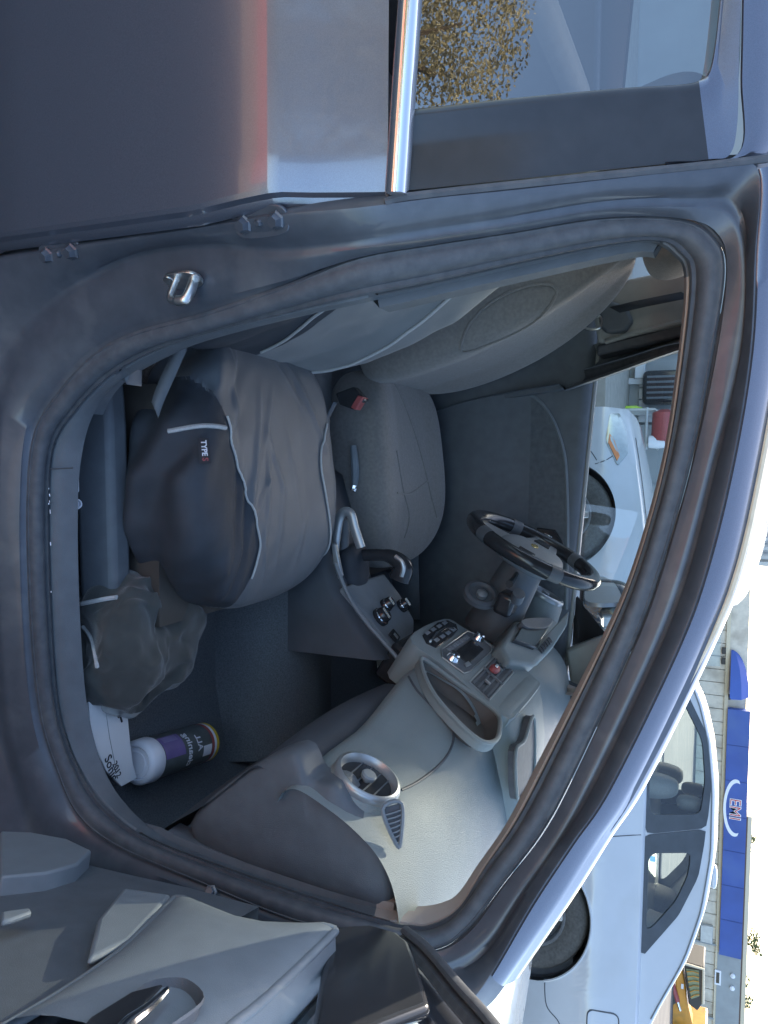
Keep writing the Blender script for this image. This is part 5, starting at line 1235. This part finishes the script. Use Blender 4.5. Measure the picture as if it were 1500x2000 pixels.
def rpoly(pts, n=5, r=.25):
    out = []
    for i in range(len(pts)):
        a, b, c_ = Vector((*pts[i-1], 0)), Vector((*pts[i], 0)), Vector((*pts[(i+1) % len(pts)], 0))
        la = min((a-b).length, (c_-b).length)*r
        p0 = b+(a-b).normalized()*la; p2 = b+(c_-b).normalized()*la
        for k in range(n+1):
            t = k/n; p = p0*(1-t)**2+b*2*t*(1-t)+p2*t*t; out.append((p.x, p.y))
    return out
dq_o = rpoly([(1.72, .975), (.58, .985), (.66, 1.355), (.92, 1.372), (1.22, 1.345), (1.5, 1.20)], 4, .15)
dq_i = rpoly([(1.60, 1.00), (.70, 1.008), (.74, 1.315), (.95, 1.335), (1.2, 1.31), (1.44, 1.18)], 5, .2)
qq_o = rpoly([(.575, .985), (-.16, 1.0), (-.12, 1.03), (.12, 1.21), (.36, 1.315), (.655, 1.355)], 4, .12)
qq_i = rpoly([(.47, 1.02), (.02, 1.025), (.03, 1.06), (.20, 1.19), (.36, 1.255), (.50, 1.27)], 5, .25)
def gz(f, z, off=0):
    z0 = belt(f)+.01; zr_ = max(z0+.004, rzs(f)-.035); p = gh(f, (z-z0)/(zr_-z0)); return Vector((p.x, p.y+off, p.z+off*.4))
NT = 26; rows = []; faces = MB()
grid_f = ff
V = {}
for i, f in enumerate(grid_f):
    for j in range(NT+1):
        V[i, j] = gh(f, j/NT)
def wopen(i, j):
    c_ = (V[i, j]+V[i+1, j]+V[i, j+1]+V[i+1, j+1])/4
    return inside(dq_i, c_.x, c_.z) or inside(qq_i, c_.x, c_.z) or any(inside(p, v_.x, v_.z) and inside(o_, c_.x, c_.z) for p, o_ in ((dq_i, dq_o), (qq_i, qq_o)) for v_ in (V[i, j], V[i+1, j], V[i, j+1], V[i+1, j+1]))
for s in (1, -1):
    for i in range(len(grid_f)-1):
        for j in range(NT):
            if wopen(i, j): continue
            faces.add([(p.x, s*p.y, p.z) for p in (V[i, j], V[i+1, j], V[i+1, j+1], V[i, j+1])], [[0, 1, 2, 3]])
rows = []
for i, f in enumerate(grid_f):
    e = V[i, NT]; zt = rzs(f)
    h = [(f, e.y, e.z), (f, e.y-.02, e.z+(zt-e.z)*.55), (f, e.y-.07, zt-.006), (f, e.y*.5, zt+.004), (f, 0, zt+.008)]
    rows.append(h+[(a, -b, c) for a, b, c in h[-2::-1]])
faces.grid(rows)
cbuild(faces, 'roof', M['white'], smooth=45)
for s in (1, -1):
    for po, pi_ in ((dq_o, dq_i), (qq_o, qq_i)):
        n = 60
        def rs(p):
            L_ = [0]
            for a, b in zip(p, p[1:]+p[:1]): L_.append(L_[-1]+math.hypot(b[0]-a[0], b[1]-a[1]))
            cx, cz = sum(a for a, b in p)/len(p), sum(b for a, b in p)/len(p)
            out = []
            for k in range(n):
                a = 2*math.pi*k/n; d = (math.cos(a), .5*math.sin(a)); best = None
                for (x1, y1), (x2, y2) in zip(p, p[1:]+p[:1]):
                    den = d[0]*(y2-y1)-d[1]*(x2-x1)
                    if abs(den) < 1e-12: continue
                    t = ((x1-cx0)*(y2-y1)-(y1-cz0)*(x2-x1))/den; u = ((x1-cx0)*d[1]-(y1-cz0)*d[0])/den
                    if t > 0 and -1e-6 <= u <= 1+1e-6 and (best is None or t > best): best = t
                out.append((cx0+d[0]*best, cz0+d[1]*best))
            return out
        cx0 = sum(a for a, b in pi_)/len(pi_); cz0 = sum(b for a, b in pi_)/len(pi_)
        o_, i_ = rs(po), rs(pi_)
        mb = MB(); R_ = lambda pts, off: [Vector((p.x, s*p.y, p.z)) for p in [gz(a, b, off) for a, b in pts]]
        mb.grid([R_(o_, .000), R_(o_, .006), R_(i_, .006), R_(i_, -.012), R_(o_, -.014)], False, True)
        wfr = cbuild(mb, 'window_frame', M['plast_k'], smooth=30)
        ring_g = R_(i_, -.002); cc = sum(ring_g, Vector())/n
        mb = MB(); mb.v = ring_g+[cc]; mb.f = [[k, (k+1) % n, n] for k in range(n)]
        cbuild(mb, 'window', M['glass'], wfr, smooth=60)
        if s == 1 and po is qq_o:
            st_ = [gz(a, b, .002) for a, b in ((.455, 1.03), (.42, 1.03), (.42, 1.065), (.455, 1.062))]
            cbuild(MB().prism(st_, (0, .001, 0)), 'sticker', mat('pale_blue_sticker', (.35, .62, .75), .5), wfr)
# cabin interior so that the windows show seats
for f, l in ((.95, .38), (.95, -.38), (.05, .38), (.05, -.38)):
    k_ = pillow(10, (.16, .46, .62), 3.2, (f-.1, l, .86)); cbuild(k_, 'seat', M['fabric_g'], smooth=80)
    if f > .5: k_ = pillow(8, (.09, .24, .16), 3, (f-.18, l, 1.24)); cbuild(k_, 'headrest', M['fabric_g'], smooth=80)
cbuild(MB().box((.6, 0, .45), (2.6, 1.5, .3)), 'cabin_floor', M['plast_d'])
cbuild(MB().box((1.85, 0, .88), (.5, 1.4, .16)), 'dashboard', M['plast_d'])
# wheels
for f in (0, 2.62):
    for s in (1, -1):
        y1 = s*.845; ax_ = (0, s, 0)
        tm = MB().lathe([(.205, -.16), (.315, -.165), (.340, -.13), (.344, -.08), (.340, -.03), (.325, -.002), (.29, .006), (.225, .004), (.205, -.006)], (f, y1-s*.02, .344), ax_, 48, False)
        wh = cbuild(tm, 'wheel', M['tyre'], smooth=50)
        cbuild(MB().lathe([(.206, -.16), (.208, -.008), (.200, .002), (.188, -.004), (.18, -.05), (.18, -.10), (.001, -.11)], (f, y1-s*.02, .344), ax_, 40, False), 'rim', M['alloy'], wh, smooth=50)
        sp_ = MB()
        for k in range(5):
            a = 2*math.pi*k/5+.3; c0, s0 = math.cos(a), math.sin(a); c1, s1 = -s0, c0
            yy = y1-s*.045
            sp_.prism([(f+c0*.05+c1*.03, yy, .344+s0*.05+s1*.03), (f+c0*.19+c1*.022, yy, .344+s0*.19+s1*.022), (f+c0*.19-c1*.022, yy, .344+s0*.19-s1*.022), (f+c0*.05-c1*.03, yy, .344+s0*.05-s1*.03)], (0, s*.02, 0))
        sp_.lathe([(.06, 0), (.055, .03), (.03, .035), (.001, .035)], (f, yy, .344), ax_, 20)
        cbuild(sp_, 'spokes', M['alloy'], wh, bevel=.006)
        cbuild(MB().lathe([(.395, -.02), (.395, -.30), (.02, -.31)], (f, y1-s*.03, .315), ax_, 30, False), 'wheel_house', M['rubber'])
# shut lines, fuel flap, headlight, bumper seam, roof aerial
def on_side(pts, off=.002, s=1): return [(f, s*(side(f, z)+off), z) for f, z in pts]
def line(pts, name='shut_line', r=.0035): cbuild(MB().tube(on_side([tuple(p)[:2] for p in cr([(a, b, 0) for a, b in pts], 6)], .0), r, 5), name, M['rubber'])
line([(.58, .975), (.55, .8), (.50, .55), (.48, .26)])
line([(1.82, .93), (1.86, .7), (1.85, .45), (1.78, .26)])
line([(2.99, .55), (3.02, .62), (3.10, .70), (3.12, .74)])
line([(-.36, .45), (-.52, .47), (-.60, .55), (-.72, .58), (-.85, .60)])
fp = rpoly([(-.47, .72), (-.66, .72), (-.67, .90), (-.48, .90)], 5, .25)
fl_ = MB().prism(on_side(fp, -.002), (0, .004, 0)); ffo = cbuild(fl_, 'fuel_flap', M['white'])
cbuild(MB().tube(on_side(fp, .0015), .0045, 6, True), 'flap_gap', M['rubber'], ffo)
hl_ = rpoly([(2.98, .70), (3.18, .60), (3.42, .60), (3.44, .66), (3.30, .72), (3.10, .76)], 4, .2)
rows = []
def nose(f, z): return Vector((f, side(f, min(z, belt(f)-.01)), min(z, belt(f)+.0)))
c0 = (3.22, .665)
rows = [[nose(a, b)+Vector((0, .0, 0)) for a, b in hl_], [nose(a, b)+Vector((.003, .006, .003)) for a, b in hl_], [nose(c0[0]+(a-c0[0])*.6, c0[1]+(b-c0[1])*.6)+Vector((.006, .010, .004)) for a, b in hl_], [nose(c0[0]+(a-c0[0])*.1, c0[1]+(b-c0[1])*.1)+Vector((.006, .012, .004)) for a, b in hl_]]
mb = MB().grid(rows, False, True); n0 = len(mb.v)-len(hl_); mb.f.append([n0+i for i in range(len(hl_))])
hlo = cbuild(mb, 'headlight', M['lamp'], smooth=60)
am = [(3.02, .692), (3.16, .62), (3.24, .62), (3.18, .66), (3.06, .705)]
cbuild(MB().prism([nose(a, b)+Vector((.003, .010, .003)) for a, b in am], (0, .004, 0)), 'indicator', M['amber'], hlo)
cbuild(MB().tube([(f, side(f, belt(f))-.055, belt(f)+.024) for f in [2.05+.1*i for i in range(13)]], .003, 5), 'hood_gap', M['rubber'])
line([(3.12, .42), (3.10, .5), (3.02, .56)])
for s in (1, -1):
    gut = [Vector((p.x, s*(p.y+.003), p.z+.004)) for p in [gh(f, 1) for f in [1.9-.08*i for i in range(31)]]]
    cbuild(MB().tube(gut, .004, 5), 'roof_edge_strip', M['plast_m'])
    k_ = pillow(10, (.11, .19, .13), 3, (1.62, s*.93, 1.02)); cbuild(k_, 'side_mirror', M['white'], smooth=80)
cbuild(pillow(8, (.16, .10, .05), 2.6, (.26, .0, 1.405)), 'roof_fin', M['white'], smooth=80)
cbuild(MB().tube(on_side([(-.38+.02*i, .315+math.sqrt(max(0, .402**2-(-.38+.02*i)**2))) for i in range(39)], .003), .008, 6), 'arch_lip', M['white'])
# leaf debris stuck by the rear tyre
o = MB(); q0 = CM @ Vector((-.27, .80, .20))
for k in range(14): 
    p = q0+Vector((random.uniform(-.05, .05), random.uniform(-.02, .02), random.uniform(-.04, .06))); u = Vector((random.gauss(0, 1), random.gauss(0, .3), random.gauss(0, 1))).normalized()*.035
    v_ = u.orthogonal().normalized()*.02; o.add([p-u, p+v_, p+u, p-v_], [[0, 1, 2, 3]])
o = o.build('dry_leaves', mat('dry_leaf', (.45, .30, .12), .8), None, 0); tag(o, 'clump of dry tan leaves caught behind the coupe rear tyre', 'leaves')
